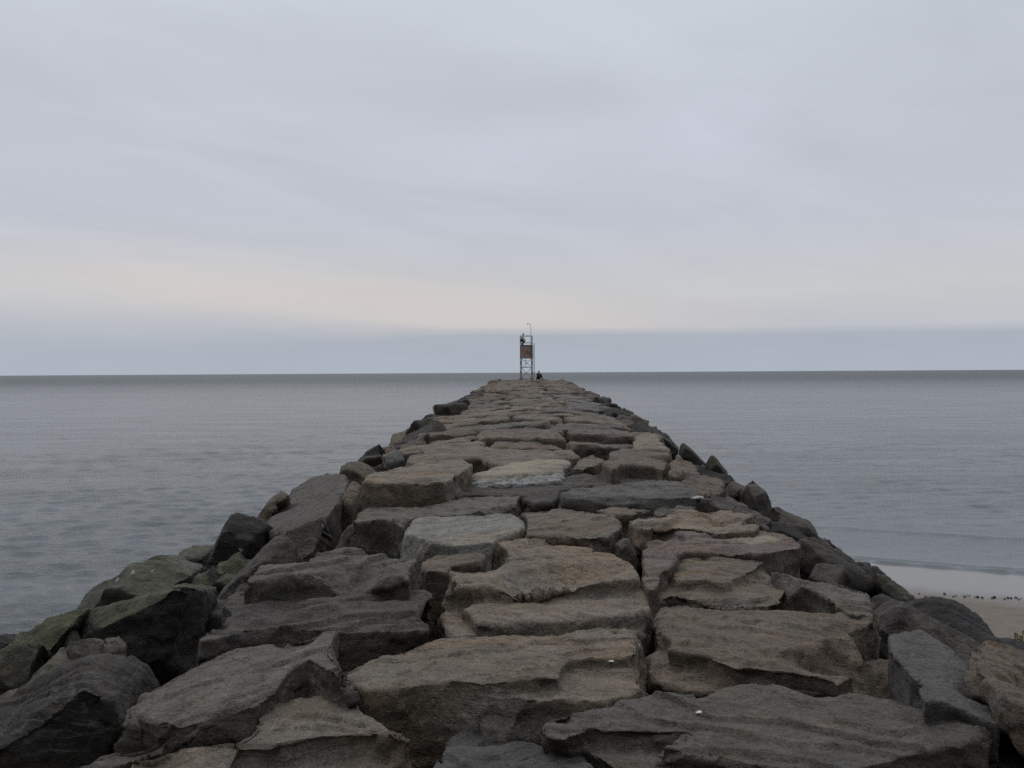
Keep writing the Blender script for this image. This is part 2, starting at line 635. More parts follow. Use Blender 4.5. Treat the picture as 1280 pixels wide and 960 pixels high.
boulder('brown stone with a green crown behind the big tilted block', 'brown',
        [(417, 590), (426, 578), (443, 573), (456, 577), (474, 589), (464, 602), (450, 610), (432, 602)], 17, moss=.55)
boulder('dark angular stone behind the green-crowned stone', 'dark', [(445, 576), (458, 563), (475, 553), (483, 560), (483, 580), (462, 590)], 19)
boulder('small reddish rounded stone on the steep edge', 'red', [(477, 562), (488, 553), (497, 557), (499, 568), (484, 574)], 18.6, tf=.3, tb=.4)
boulder('rounded grey stone beside the reddish one on the steep edge', 'bluegrey', [(480, 588), (484, 568), (498, 562), (509, 566), (506, 580), (492, 592)], 17.6, tf=.4)
boulder('lumpy grey-brown stone propped on the crest edge', 'brown', [(499, 569), (501, 554), (520, 546), (536, 539), (538, 547), (526, 558), (514, 570)], 19.3, tf=.4)
slab('long dark-ended slab lying along the steep edge', 'dark', [([(472, 562), (478, 541), (495, 538), (515, 527), (530, 521), (531, 529), (515, 540), (498, 550), (490, 560)], 0)], dz=.12, sx=.2, depth=.8)

slab('widest grey stone in front with split ledges and pale scuffs', 'grey', [
    ([(690, 918), (735, 909), (870, 911), (900, 925), (1000, 930), (1226, 920), (1165, 934), (1155, 955), (1160, 1060), (745, 1060), (752, 962), (715, 930)], -.05),
    ([(667, 905), (676, 892), (690, 885), (745, 878), (800, 868), (838, 858), (900, 855), (960, 852), (1050, 858), (1110, 865), (1160, 878), (1200, 892), (1229, 906), (1226, 925), (1165, 936), (1060, 958), (960, 956), (900, 941), (822, 932), (850, 922), (866, 911), (735, 909), (700, 922), (680, 917)], .04)], ledge=.6)
slab('blue-grey stone with a clipped dark corner at the very front', 'bluegrey', [
    ([(545, 975), (552, 930), (563, 900), (570, 891), (595, 890), (625, 897), (638, 914), (655, 922), (690, 932), (728, 945), (745, 970), (742, 1050), (545, 1050)], 0)], dz=-.10, ledge=.7)
slab('reddish-brown stone nearest the sand in the very front', 'brown', [
    ([(1158, 934), (1165, 925), (1210, 923), (1240, 930), (1280, 940), (1340, 962), (1340, 1050), (1190, 1050), (1178, 970)], 0)], dz=-.12, ledge=.5)
slab('big tan stone with an overhanging brown front and one split ledge', 'tan', [
    ([(408, 842), (440, 832), (475, 820), (520, 808), (545, 798), (620, 796), (700, 790), (790, 786), (802, 800), (808, 825), (805, 850), (790, 867), (745, 877), (690, 873), (655, 873), (610, 878), (590, 860), (537, 853), (482, 858), (465, 860), (440, 850)], 0),
    ([(410, 842), (475, 819), (545, 797), (620, 795), (790, 786), (802, 800), (800, 813), (770, 818), (712, 820), (701, 830), (700, 845), (640, 848), (608, 850), (592, 858), (537, 853), (482, 858), (465, 860), (440, 850)], .06)], dz=.04, ledge=.45)
slab('brown stepped stone in the middle with three terraces one above another', 'tan', [
    ([(553, 748), (575, 745), (590, 760), (600, 776), (700, 770), (812, 762), (815, 778), (802, 790), (760, 795), (565, 798), (555, 790)], -.07),
    ([(555, 742), (562, 726), (610, 731), (690, 727), (798, 722), (812, 745), (815, 760), (800, 768), (700, 776), (640, 779), (615, 782), (600, 779), (580, 762), (600, 749)], .03),
    ([(561, 708), (600, 700), (626, 687), (622, 672), (680, 671), (740, 676), (765, 690), (795, 705), (799, 718), (792, 726), (760, 727), (690, 731), (610, 735), (570, 733), (562, 720)], .14)], dz=.02, ledge=.4)
slab('square brown block with a dark front left of the terraced stone', 'brown', [
    ([(524, 699), (545, 694), (592, 691), (608, 692), (600, 700), (563, 707), (560, 712), (530, 712)], 0)], dz=.10, ledge=.3, depth=.9)
slab('big purple-grey stone with rough dark front and hollowed upper ledge', 'slate', [
    ([(245, 792), (255, 785), (285, 765), (279, 755), (286, 745), (300, 729), (345, 723), (500, 724), (520, 722), (545, 737), (551, 750), (548, 775), (540, 783), (440, 787), (400, 785), (320, 780), (270, 796), (247, 800)], 0)], dz=.10, rough=1.2, depth=.9)
slab('grey ledged slab lying on the purple-grey stone', 'grey', [
    ([(299, 728), (322, 708), (345, 703), (378, 702), (395, 688), (425, 681), (470, 681), (505, 688), (519, 694), (512, 706), (513, 721), (495, 723), (460, 719), (410, 717), (380, 718), (345, 723)], 0)], dz=.22, depth=.4, ledge=1.1)
slab('broad brown stone with a pale streak and a low split ledge in front', 'brown', [
    ([(811, 818), (822, 812), (850, 815), (890, 822), (940, 832), (1000, 838), (1047, 857), (960, 858), (850, 859), (822, 851), (813, 838)], -.08),
    ([(824, 772), (828, 757), (845, 755), (900, 760), (1010, 765), (1100, 768), (1090, 778), (1062, 788), (1103, 822), (1075, 840), (1045, 857), (1038, 848), (990, 836), (920, 832), (880, 818), (845, 811), (836, 811), (838, 800), (828, 790)], .04)], dz=-.02, ledge=.5)


def pale_patch(u0, v0, ru, rv, ch=1, amt=.8):
    def f(P, pts):
        a = np.zeros((len(P), 4)); a[:, 3] = 1
        c = pts[-1]
        p = hit(u0, v0); e = hit(u0 + ru, v0); g = hit(u0, v0 - rv)
        sx = max(abs(e.x - p.x), .05); sy = max(abs(g.y - p.y), .05)
        w = perlin(P * 4.0, 3) * .5 + perlin(P * 11, 4) * .3
        r = np.sqrt(((P[:, 0] - p.x) / sx) ** 2 + ((P[:, 1] - p.y) / sy) ** 2) + w
        a[:, ch] = np.clip((1.15 - r) * 3, 0, 1) * amt
        return a
    return f


slab('reddish-grey plateau stone with a pale bare patch at its far end', 'red', [
    ([(806, 685), (815, 658), (860, 655), (945, 661), (985, 668), (1001, 678), (998, 692), (975, 694), (940, 691), (890, 689), (850, 689), (840, 702), (830, 714), (812, 738), (804, 722)], 0)], dz=.10, ledge=.5, patch=pale_patch(945, 687, 32, 5))
slab('orange-stained tan stone with dark ledges below the plateau stone', 'tan', [
    ([(812, 742), (838, 714), (850, 692), (890, 690), (950, 692), (958, 705), (960, 714), (976, 722), (986, 742), (980, 752), (950, 756), (900, 751), (860, 746), (840, 740), (816, 752)], 0),
    ([(838, 714), (850, 692), (890, 690), (950, 692), (957, 703), (930, 716), (905, 726), (880, 722), (846, 722)], .07)], dz=0, ledge=.7)
slab('long narrow stone with a pale upper edge and dark broken side', 'grey', [
    ([(962, 712), (968, 706), (1000, 716), (1045, 724), (1085, 738), (1097, 752), (1095, 765), (1065, 766), (1045, 752), (1010, 731), (980, 722)], 0)], dz=.05, sx=-.18, ledge=.8)
boulder('large dark reddish slab leaning over the beach side', 'dark',
        [(993, 705), (992, 690), (1000, 672), (1016, 671), (1036, 685), (1056, 699), (1076, 711), (1096, 717), (1111, 737), (1106, 750), (1088, 748), (1045, 732), (1005, 720)], 10.8, tf=.5, tb=.6)
boulder('grey sloping slab with white droppings above the shore', 'slate',
        [(1012, 674), (1003, 660), (1025, 667), (1050, 679), (1075, 692), (1089, 710), (1080, 716), (1050, 702)], 12.8, tf=.4, tb=.6)
boulder('pale green smooth stone pointing down to the wet sand', 'olive',
        [(1092, 724), (1097, 715), (1106, 718), (1126, 732), (1150, 750), (1137, 760), (1110, 750), (1098, 742)], 10.2, moss=.6, tf=.4)
boulder('black jagged rock on the edge of the sand', 'black',
        [(1134, 760), (1140, 752), (1156, 748), (1178, 745), (1200, 757), (1220, 765), (1236, 785), (1232, 800), (1190, 795), (1160, 780)], 9.0, tf=.5, tb=.6, rough=1.3)
boulder('long low black stone running down to the sand beside the brown block', 'black',
        [(1176, 779), (1190, 774), (1230, 783), (1280, 800), (1330, 818), (1340, 870), (1280, 850), (1210, 822)], 8.2, tf=.4, tb=.4)
boulder('rounded grey saddle-shaped stone behind the big blue-grey slope stone', 'slate',
        [(1084, 805), (1090, 780), (1102, 767), (1110, 748), (1126, 745), (1145, 754), (1170, 774), (1200, 794), (1226, 803), (1232, 840), (1205, 850), (1150, 835), (1105, 830), (1090, 820)], 7.5, tf=.45, tb=.5,
        front=[(1088, 808), (1098, 788), (1120, 782), (1150, 800), (1205, 830), (1210, 850), (1150, 850), (1092, 825)])
slab('large blue-grey smooth stone sloping towards the beach', 'bluegrey', [
    ([(1111, 794), (1130, 788), (1150, 787), (1180, 804), (1200, 820), (1230, 850), (1245, 888), (1252, 904), (1225, 893), (1190, 877), (1156, 874), (1140, 852), (1122, 822), (1113, 806)], 0)], dz=.06, sx=-.28, ledge=.15, depth=.8, rough=.55)
boulder('small brown stone with a dark triangular face wedged among larger ones', 'brown',
        [(1046, 862), (1060, 844), (1085, 831), (1125, 821), (1144, 828), (1154, 874), (1140, 884), (1095, 880)], 5.5, tf=.2, tb=.5,
        front=[(1096, 872), (1128, 836), (1150, 876), (1140, 886), (1100, 884)])
slab('tall brown block with a shadowed side at the edge beside the beach', 'brown', [
    ([(1216, 832), (1225, 805), (1235, 797), (1280, 812), (1345, 840), (1345, 905), (1280, 882), (1258, 868), (1238, 850)], 0)], dz=.10, sx=-.30, ledge=.6, depth=1.0)

slab('pale grey flat stone with a straight brown front', 'light', [
    ([(497, 675), (503, 665), (516, 646), (560, 644), (600, 643), (640, 638), (655, 648), (656, 658), (642, 665), (622, 671), (612, 680), (585, 682), (540, 677)], 0)], dz=.08, ledge=.3, rough=.7)
boulder('small pointed stone stuck between the pale grey and terraced stones', 'brown', [(586, 696), (590, 680), (602, 670), (613, 673), (632, 690), (612, 698)], 8.4, tf=.25, tb=.35)
boulder('dark-faced angular stone beside the pale grey flat stone', 'slate',
        [(419, 686), (423, 668), (440, 655), (478, 642), (506, 650), (502, 670), (495, 688)], 9.7, tf=.25, tb=.7, front=[(423, 690), (441, 668), (466, 653), (480, 655), (499, 672), (496, 690)])
slab('long low grey slab behind the pale grey flat stone', 'grey', [
    ([(438, 650), (450, 637), (462, 631), (490, 629), (548, 630), (575, 621), (610, 618), (650, 617), (650, 627), (620, 636), (570, 642), (518, 645), (508, 654), (480, 646), (455, 649)], 0)], dz=.05, ledge=.6)
slab('tan slab with a nibbled near edge right of the pale grey stone', 'tan', [
    ([(656, 662), (662, 648), (652, 640), (700, 632), (730, 636), (770, 645), (779, 655), (766, 668), (755, 673), (700, 669), (660, 669)], 0)], dz=.05, ledge=.7)
boulder('small upright block filling the joint beside the plateau stone', 'grey', [(768, 688), (770, 665), (778, 659), (789, 664), (795, 680), (793, 698), (775, 697)], 8.3, tf=.15, tb=.25)
slab('long tan split slab with thin bedding layers behind the plateau stone', 'tan', [
    ([(783, 648), (800, 642), (850, 638), (910, 636), (946, 642), (952, 652), (946, 663), (900, 663), (860, 656), (822, 654), (800, 659)], 0)], dz=.12, depth=.5, ledge=1.2)
slab('short tan stone jammed in front of the wide grey ledge', 'tan', [([(743, 637), (760, 631), (812, 630), (816, 637), (790, 641), (760, 641)], 0)], dz=.03, depth=.5)
slab('thin grey stone with a pale near edge next to the short tan one', 'grey', [([(816, 637), (820, 630), (870, 628), (905, 632), (922, 634), (870, 640), (830, 641)], 0)], dz=.02, depth=.5)
slab('wide blue-grey ledged stone spanning half the crest', 'bluegrey', [
    ([(697, 622), (701, 616), (780, 619), (885, 620), (872, 629), (800, 629), (730, 629), (700, 628)], 0),
    ([(699, 620), (701, 613), (740, 605), (800, 601), (850, 603), (872, 612), (886, 621), (820, 621), (780, 620), (730, 621)], .07)], dz=.06, ledge=.8)
slab('broad dark grey band of stone in front of the two-toned pale stone', 'slate', [
    ([(534, 613), (560, 606), (640, 603), (700, 600), (713, 592), (760, 589), (820, 591), (836, 598), (800, 602), (740, 605), (700, 612), (696, 620), (690, 628), (668, 629), (650, 617), (590, 617), (550, 620), (538, 619)], 0)], dz=.02, ledge=.6)


def two_tone(P, pts):
    a = np.zeros((len(P), 4)); a[:, 3] = 1
    zt = sum(p.z for p in pts[1]) / len(pts[1])
    w = perlin(P * 5, 8) * .03
    hi = np.clip((P[:, 2] + w - (zt - .06)) * 30, 0, 1)
    a[:, 1] = hi
    a[:, 0] = 1 - hi
    return a


slab('two-toned stone, cream on top and mottled grey-white in front', 'light', [
    ([(568, 607), (572, 597), (600, 590), (640, 586), (700, 582), (708, 590), (703, 600), (650, 604), (600, 606)], 0),
    ([(590, 594), (612, 585), (640, 579), (680, 572), (706, 571), (715, 576), (704, 586), (660, 590), (620, 594)], .07)], dz=.05, ledge=.1, patch=two_tone, rough=.7)
slab('big tan loaf-shaped stone with a tall dark brown front', 'tan', [
    ([(452, 601), (458, 592), (480, 588), (500, 580), (540, 575), (575, 573), (592, 580), (580, 588), (568, 594), (560, 600), (520, 601), (480, 604)], 0)], dz=.24, depth=1.0, ledge=.35)
slab('wide grey-tan stone lying behind the loaf-shaped and two-toned stones', 'tan', [
    ([(505, 578), (510, 568), (525, 558), (560, 553), (600, 555), (625, 560), (660, 562), (690, 562), (715, 560), (726, 570), (700, 571), (665, 577), (630, 582), (600, 571), (560, 573), (530, 578)], 0)], dz=.06, ledge=.5)
slab('small tan stone at the far end of the two-toned stone', 'tan', [([(712, 585), (722, 576), (740, 566), (756, 574), (746, 581), (725, 585)], 0)], dz=.04, depth=.5)
slab('rounded brown stone with a dark underside near the beach-side edge', 'brown', [
    ([(752, 576), (760, 565), (790, 558), (836, 562), (839, 573), (830, 586), (815, 581), (780, 579), (765, 586)], 0)], dz=.14, ledge=.4)
slab('square tan block standing up on the beach-side edge', 'tan', [([(790, 562), (792, 545), (805, 541), (822, 543), (833, 555), (839, 563), (815, 561)], 0)], dz=.12, ledge=.3)
slab('small grey-brown stone on the shoulder beside the rounded brown stone', 'brown', [([(838, 592), (837, 573), (846, 569), (869, 577), (873, 591), (855, 593)], 0)], dz=.06, sx=-.15)
slab('brown stone with a worn top on the beach-side shoulder', 'brown', [([(846, 602), (862, 593), (890, 592), (906, 600), (906, 613), (880, 619), (862, 611)], 0)], dz=.06, sx=-.18)
slab('triangular grey stone at the end of the blue-grey ledges', 'grey', [([(826, 624), (840, 603), (860, 597), (868, 612), (872, 625)], 0)], dz=.05)
slab('dark smooth slab sloping off the shoulder towards the beach', 'slate', [([(870, 622), (880, 613), (910, 618), (940, 635), (966, 648), (961, 659), (940, 649), (905, 636)], 0)], dz=.05, sx=-.25)
boulder('pale upright stone standing on the beach-side slope', 'grey', [(907, 622), (911, 603), (922, 596), (933, 602), (931, 620), (920, 626)], 13.8, tf=.3, tb=.4)
boulder('brown knobbly stone beside the pale upright one', 'slate', [(927, 628), (931, 602), (945, 602), (956, 611), (969, 630), (962, 645), (945, 643)], 13.2, tf=.4, tb=.5)
boulder('black small stone showing over the knobbly one', 'black', [(930, 606), (935, 600), (942, 600), (950, 609), (946, 616), (934, 614)], 14.2, tf=.3, tb=.3)
boulder('grey-brown slab leaning outward above the shallow water', 'slate', [(958, 653), (967, 632), (975, 627), (995, 639), (1012, 651), (1022, 667), (1006, 670), (985, 660)], 12.5, tf=.4, tb=.6)
boulder('black wet stone beneath the outward-leaning slab', 'black', [(946, 653), (965, 644), (990, 655), (1010, 672), (1002, 686), (960, 672)], 11.9, tf=.3, tb=.5)
boulder('bright green mossy pyramid of stone against the water', 'olive', [(881, 581), (890, 565), (898, 574), (910, 589), (908, 600), (882, 594)], 18.0, moss=1.0, tf=.25, tb=.4, rough=.35, chips=(0, (0, .01)))
boulder('black stone at the foot of the green pyramid', 'black', [(864, 580), (876, 580), (896, 591), (912, 592), (922, 603), (900, 606), (872, 597)], 17.4, tf=.3, tb=.5)
boulder('dark pointed stone uphill of the green pyramid', 'dark', [(846, 563), (853, 551), (862, 559), (886, 576), (884, 588), (856, 576)], 19.2, tf=.4, tb=.5)
boulder('long dark ridge stone on the outer beach-side edge', 'dark', [(786, 540), (798, 525), (810, 530), (830, 543), (850, 557), (842, 566), (815, 556)], 22, tf=.5, tb=.8)

boulder('dark fist-sized rubble stone in the joint behind the pale grey flat stone', 'dark', [(655, 640), (657, 630), (664, 624), (672, 628), (674, 642)], 10.6, tf=.2, tb=.2)
boulder('reddish rubble stone lying in the joint before the dark grey band', 'red', [(640, 645), (650, 638), (668, 637), (674, 648), (655, 650)], 9.9, tf=.15, tb=.2)
N_TRACED = sum(1 for o in COL.objects if o.get('group') == GROUP)

# ================================================================== far rows of the crest and flanks
ORD = ['first', 'second', 'third', 'fourth', 'fifth', 'sixth', 'seventh', 'eighth', 'ninth', 'tenth', 'eleventh', 'twelfth', 'thirteenth', 'fourteenth', 'fifteenth', 'sixteenth', 'seventeenth', 'eighteenth', 'nineteenth', 'twentieth']
CNAME = {'tan': 'tan', 'brown': 'brown', 'grey': 'grey', 'red': 'reddish', 'bluegrey': 'blue-grey', 'slate': 'dark grey', 'dark': 'dark', 'black': 'black', 'olive': 'greenish', 'light': 'pale grey'}
far_pieces = []
rngf = random.Random(4)


def zone(y):
    return 'halfway' if y < 62 else ('three quarters of the way to' if y < 80 else 'just before')


def far_stone(bms, y, tint, label, moss=0.0, cat='stone', group=GROUP, size=1.0, rough=1.0, name='stone'):
    SEED[0] += 7
    vox = min(max(y * .0036, .06), .16)
    me = raw_mesh('stone', bms, vox)
    if not len(me.vertices):
        return None
    weather(me, vox, SEED[0], rough, 1.0, 1, size)
    o = finish(name, me, tint, moss)
    tag(o, label, cat, group)
    return o


y = 17.6
row = 0
while y < 98:
    dep = rngf.uniform(.95, 1.5) if y < 30 else rngf.uniform(.8, 1.35)
    y1 = y + dep
    ax = axis(y)
    hw = HALF + (.25 if y < 60 else .25 + (y - 60) * .018)
    nst = 3 if rngf.random() < .62 else (2 if y < 30 else 4)
    if y > 60 and rngf.random() < .35:
        nst = 4
    cuts = sorted([ax - hw + 2 * hw * (k + rngf.uniform(-.22, .22)) / nst for k in range(1, nst)])
    xs = [ax - hw + rngf.uniform(-.4, .3)] + cuts + [ax + hw + rngf.uniform(-.3, .4)]
    for k in range(nst):
        x0, x1 = xs[k] + .03, xs[k + 1] - .03
        jy = lambda: rngf.uniform(-.22, .22)
        m = (x0 + x1) / 2
        poly = []
        npt = 5
        ya = [y + jy() * .7 + .04 for _ in range(3)]
        yb = [y1 + jy() * .7 - .04 for _ in range(3)]
        poly = [(x0 + rngf.uniform(0, .15), ya[0]), (m + rngf.uniform(-.3, .3), ya[1]), (x1 - rngf.uniform(0, .2), ya[2]),
                (x1 + rngf.uniform(-.06, .06), (y + y1) / 2), (x1 - rngf.uniform(0, .25), yb[2]), (m + rngf.uniform(-.3, .3), yb[1]), (x0 + rngf.uniform(0, .25), yb[0]),
                (x0 + rngf.uniform(-.06, .06), (y + y1) / 2)]
        dz = rngf.gauss(0, .05 if y < 24 else .038)
        if rngf.random() < .09:
            dz += rngf.choice((-.40, -.25, .14))
        sx, sy = rngf.gauss(0, .035), rngf.gauss(.012, .03)
        cx, cy = m, (y + y1) / 2
        edge = min(1, max(0, abs(cx - ax) / hw))
        if k == 0:
            sx += .06
        if k == nst - 1:
            sx -= .06
        z = crest(cy) + dz - .10 * edge
        top = [Vector((a, b, z + sx * (a - cx) + sy * (b - cy))) for a, b in poly]
        tint = rngf.choices(['tan', 'brown', 'grey', 'red', 'bluegrey', 'light'], [5, 4, 3, 1.6, 1.4, .5])[0]
        far_pieces.append((cy, 'crest', [(top, .7)], tint, row, k, nst, x1 - x0))
    y = y1
    row += 1
for side in (-1, 1):
    y = 21.0 if side < 0 else 25.0
    i = 0
    while y < 99:
        step = rngf.uniform(.85, 1.35)
        for tier in (0, 1):
            if tier and (y > 45 or y < 27 or rngf.random() < .3):
                continue
            off = (rngf.uniform(.15, .8) if tier == 0 else rngf.uniform(1.3, 2.2))
            if y > 60:
                off += (y - 60) * .018
            cx = axis(y) + side * (HALF + off)
            cz = surf(axis(y) + side * (HALF + (off if y < 60 else off - (y - 60) * .018)), y) - .22 - .12 * tier + rngf.uniform(-.10, .14)
            a, b, c = rngf.uniform(.35, .75), rngf.uniform(.4, .85), rngf.uniform(.28, .52)
            rot = Euler((rngf.gauss(0, .25), side * rngf.uniform(.05, .65), rngf.uniform(-.5, .5))).to_matrix()
            pts = []
            for sx in (-1, 1):
                for sy in (-1, 1):
                    for sz in (-1, 1):
                        pts.append(rot @ Vector((sx * a * rngf.uniform(.6, 1), sy * b * rngf.uniform(.6, 1), sz * c * rngf.uniform(.6, 1))) + Vector((cx, y, cz)))
            for _ in range(5):
                v = Vector((rngf.gauss(0, 1), rngf.gauss(0, 1), rngf.gauss(0, 1))).normalized()
                pts.append(rot @ Vector((v.x * a, v.y * b, v.z * c)) + Vector((cx, y, cz)))
            cap = crest(y) + rngf.uniform(-.08, .24) - .25 * tier - max(p.z for p in pts)
            if cap < 0:
                pts = [p + Vector((0, 0, cap)) for p in pts]
            tint = rngf.choices(['dark', 'slate', 'brown', 'black', 'olive'], [4, 3, 1.5, 1.2, .8])[0]
            far_pieces.append((y, ('water' if side < 0 else 'beach') + str(tier), pts, tint, i, 0, 1, 0))
        y += step
        i += 1
# rubble that fills the flanks between the traced stones
rngq = random.Random(21)
for side in (-1, 1):
    for _ in range(30):
        yq = rngq.uniform(6.5, 21)
        offq = rngq.uniform(.5, 2.4)
        cx = axis(yq) + side * (HALF + offq)
        cz = surf(cx, yq) - .52
        a, b, c = [rngq.uniform(.22, .42) for _ in range(3)]
        rot = Euler((rngq.uniform(-1, 1), rngq.uniform(-1, 1), rngq.uniform(0, 3))).to_matrix()
        pts = []
        for sx in (-1, 1):
            for sy in (-1, 1):
                for sz in (-1, 1):
                    pts.append(rot @ Vector((sx * a * rngq.uniform(.6, 1), sy * b * rngq.uniform(.6, 1), sz * c * rngq.uniform(.6, 1))) + Vector((cx, yq, cz)))
        far_pieces.append((yq, 'fill' + ('water' if side < 0 else 'beach'), pts, rngq.choice(['dark', 'dark', 'black', 'slate']), 0, 0, 1, 0))
far_pieces.sort(key=lambda t: t[0])
LIMIT = 296 - N_TRACED
stuff_bm = bmesh.new()
flank_no = {}
for idx, (yy, kind, data, tint, rw, k, nst, wid) in enumerate(far_pieces):
    if kind == 'crest':
        bms = [prism(top, dp) for top, dp in data]
        size, rough = 1.0, 1.25
    else:
        bms = [hull(data)]
        size, rough = .8, 1.3
    if idx < LIMIT:
        cn = CNAME[tint]
        if kind == 'crest':
            shape = 'broad' if wid > 2.1 else ('narrow' if wid < 1.4 else 'flat')
            where = ['water-side end', 'beach-side end'] if nst == 2 else (['water-side end', 'middle', 'beach-side end'] if nst == 3 else ['water-side end', 'inner water-side half', 'inner beach-side half', 'beach-side end'])
            if yy < 42 and rw < len(ORD):
                lab = f'{shape} {cn} stone at the {where[k]}, {ORD[rw]} row beyond the two-toned stone'
            else:
                lab = 'weathered flat stone among the crowded far crest rows short of the tower'
            o = far_stone(bms, yy, tint, lab, cat='stone', size=size, rough=rough)
            if lab.startswith('weathered'):
                o['group'] = 'far crest stones'
        else:
            sd = 'open-water' if 'water' in kind else 'beach-side'
            if kind.startswith('fill'):
                lab = f'dark rubble stone half buried between the larger boulders of the near {sd} slope'
                grp = f'rubble stones of the near {sd} slope'
            elif kind.endswith('0') and yy < 42:
                n = flank_no.setdefault(kind, 0); flank_no[kind] += 1
                lab = f'{cn} angular boulder, {ORD[n]} along the {sd} edge beyond the long dark ' + ('-ended slab' if sd == 'open-water' else 'ridge stone')
                lab = lab.replace('dark -ended', 'dark-ended')
                grp = GROUP
            elif yy < 45 and kind.endswith('1'):
                lab = f'low wet boulder part-hidden down the {sd} slope of the jetty'
                grp = f'low boulders on the {sd} slope'
            else:
                lab = f'small dark boulder along the far {sd} edge of the crest towards the tower'
                grp = f'far boulders on the {sd} edge'
            o = far_stone(bms, yy, tint, lab, cat='boulder', group=grp, size=size, rough=rough, name='boulder')
    else:
        SEED[0] += 7
        me = raw_mesh('tmp', bms, .15)
        weather(me, .15, SEED[0], rough, 1.0, 1, size)
        stuff_bm.from_mesh(me)
        bpy.data.meshes.remove(me)
me = bpy.data.meshes.new('stones')
stuff_bm.to_mesh(me); stuff_bm.free()
if len(me.vertices):
    o = finish('distant_stones', me, 'brown')
    tag(o, 'jumbled brown stones at the far head of the jetty under the tower', 'stones', None, 'stuff')

# ================================================================== rubble under the stones
def grid_mesh(name, X, Y, Z, mat):
    ny, nx = X.shape
    me = bpy.data.meshes.new(name)
    co = np.stack([X.ravel(), Y.ravel(), Z.ravel()], 1)
    idx = np.arange(ny * nx).reshape(ny, nx)
    q = np.stack([idx[:-1, :-1], idx[:-1, 1:], idx[1:, 1:], idx[1:, :-1]], -1).reshape(-1, 4)
    me.vertices.add(len(co)); me.vertices.foreach_set('co', co.astype(np.float32).ravel())
    me.loops.add(q.size); me.loops.foreach_set('vertex_index', q.astype(np.int32).ravel())
    me.polygons.add(len(q)); me.polygons.foreach_set('loop_start', (np.arange(len(q)) * 4).astype(np.int32))
    me.update(calc_edges=True); me.validate()
    me.polygons.foreach_set('use_smooth', np.ones(len(me.polygons), dtype=bool))
    me.materials.append(mat)
    o = bpy.data.objects.new(name, me)
    COL.objects.link(o)
    return o


ys = np.linspace(-3, 104, 700)
xs = np.linspace(-8.5, 8.5, 150)
XX, YY = np.meshgrid(xs, ys)
CZ = 3.5 - np.interp(YY, HPx, HPy)
hwv = HALF + np.clip(YY - 60, 0, 99) * .018
off = np.clip(np.abs(XX) - hwv, 0, None)
ZZ = CZ - .90 - off * .55 - np.clip(off, 0, .6) * .35
end = np.clip((YY - 98.5) / 4, 0, 1)
ZZ -= end * 4
PP = np.stack([XX.ravel(), YY.ravel(), ZZ.ravel() * 0], 1)
cell = np.abs(perlin(PP * np.array([.9, .8, 1]), 71)).reshape(XX.shape)
ZZ += np.clip(cell * 2.2, 0, .45) * np.clip(off, 0.2, 1.0) + fbm(PP * 2.3, 73, 3).reshape(XX.shape) * .10
rub = grid_mesh('rubble_bed', XX + .15 + .018 * np.clip(YY, 0, None), YY, ZZ, ROCK)
rub.color = (.040, .037, .034, .9)
tag(rub, None, None, None, 'structure')

# ================================================================== sea, sand
def depth_at(X, Y):
    """Height of sand and sea bed."""
    ysr = 15.6 - .46 * (X - 6.6)
    zr = (ysr - Y) * .045
    zr = np.clip(zr, -2.6, 1.2)
    zl = np.clip((-6 - Y) * .10, -2.6, 1.2)
    w = np.clip((X + 4) / 7, 0, 1)
    w = w * w * (3 - 2 * w)
    return zl * (1 - w) + zr * w


m_sand, nt, b = new_mat('beach_sand')
t = NT(nt)
geo = t.n('ShaderNodeNewGeometry')
sep = t.n('ShaderNodeSeparateXYZ'); t.put(sep.inputs[0], geo.outputs['Position'])
n1 = t.noise(geo.outputs['Position'], .9, 4)
zz = t.math('ADD', sep.outputs[2], t.math('MULTIPLY', t.math('SUBTRACT', n1, .5), .05))
wet = t.rng(zz, .085, .150, 1, 0)
g = t.noise(geo.outputs['Position'], 160, 4, .7)
dry = t.mix(g, rgb(.135, .112, .088), rgb(.235, .200, .160))
dry = t.mix(1.0, dry, t.rng(t.noise(geo.outputs['Position'], 5, 5, .6), .3, .7, .85, 1.12, False), 'MULTIPLY')
wc = t.mix(g, rgb(.070, .060, .050), rgb(.100, .088, .075))
t.put(b.inputs['Base Color'], t.mix(wet, dry, wc))
t.put(b.inputs['Roughness'], t.rng(wet, 0, 1, .9, .30, False))
b.inputs['Specular IOR Level'].default_value = .5
t.put(b.inputs['Coat Weight'], t.math('MULTIPLY', wet, .50))
b.inputs['Coat Roughness'].default_value = .10
b.inputs['Coat IOR'].default_value = 1.4
bp = t.n('ShaderNodeBump'); bp.inputs['Distance'].default_value = 1.0
t.put(bp.inputs['Strength'], t.rng(wet, 0, 1, .8, .15, False))
t.put(bp.inputs['Height'], t.math('ADD', t.math('MULTIPLY', g, .004), t.math('MULTIPLY', t.noise(geo.outputs['Position'], 6, 4), .03)))
t.put(b.inputs['Normal'], bp.outputs[0])
gx = np.linspace(-70, 90, 240); gy = np.linspace(-60, 70, 200)
GX, GY = np.meshgrid(gx, gy)
GZ = depth_at(GX, GY)
GP = np.stack([GX.ravel(), GY.ravel(), GX.ravel() * 0], 1)
GZ = GZ + fbm(GP * .12, 5, 3).reshape(GX.shape) * .02
tag(grid_mesh('sand', GX, GY, GZ, m_sand), None, None, None, 'structure')

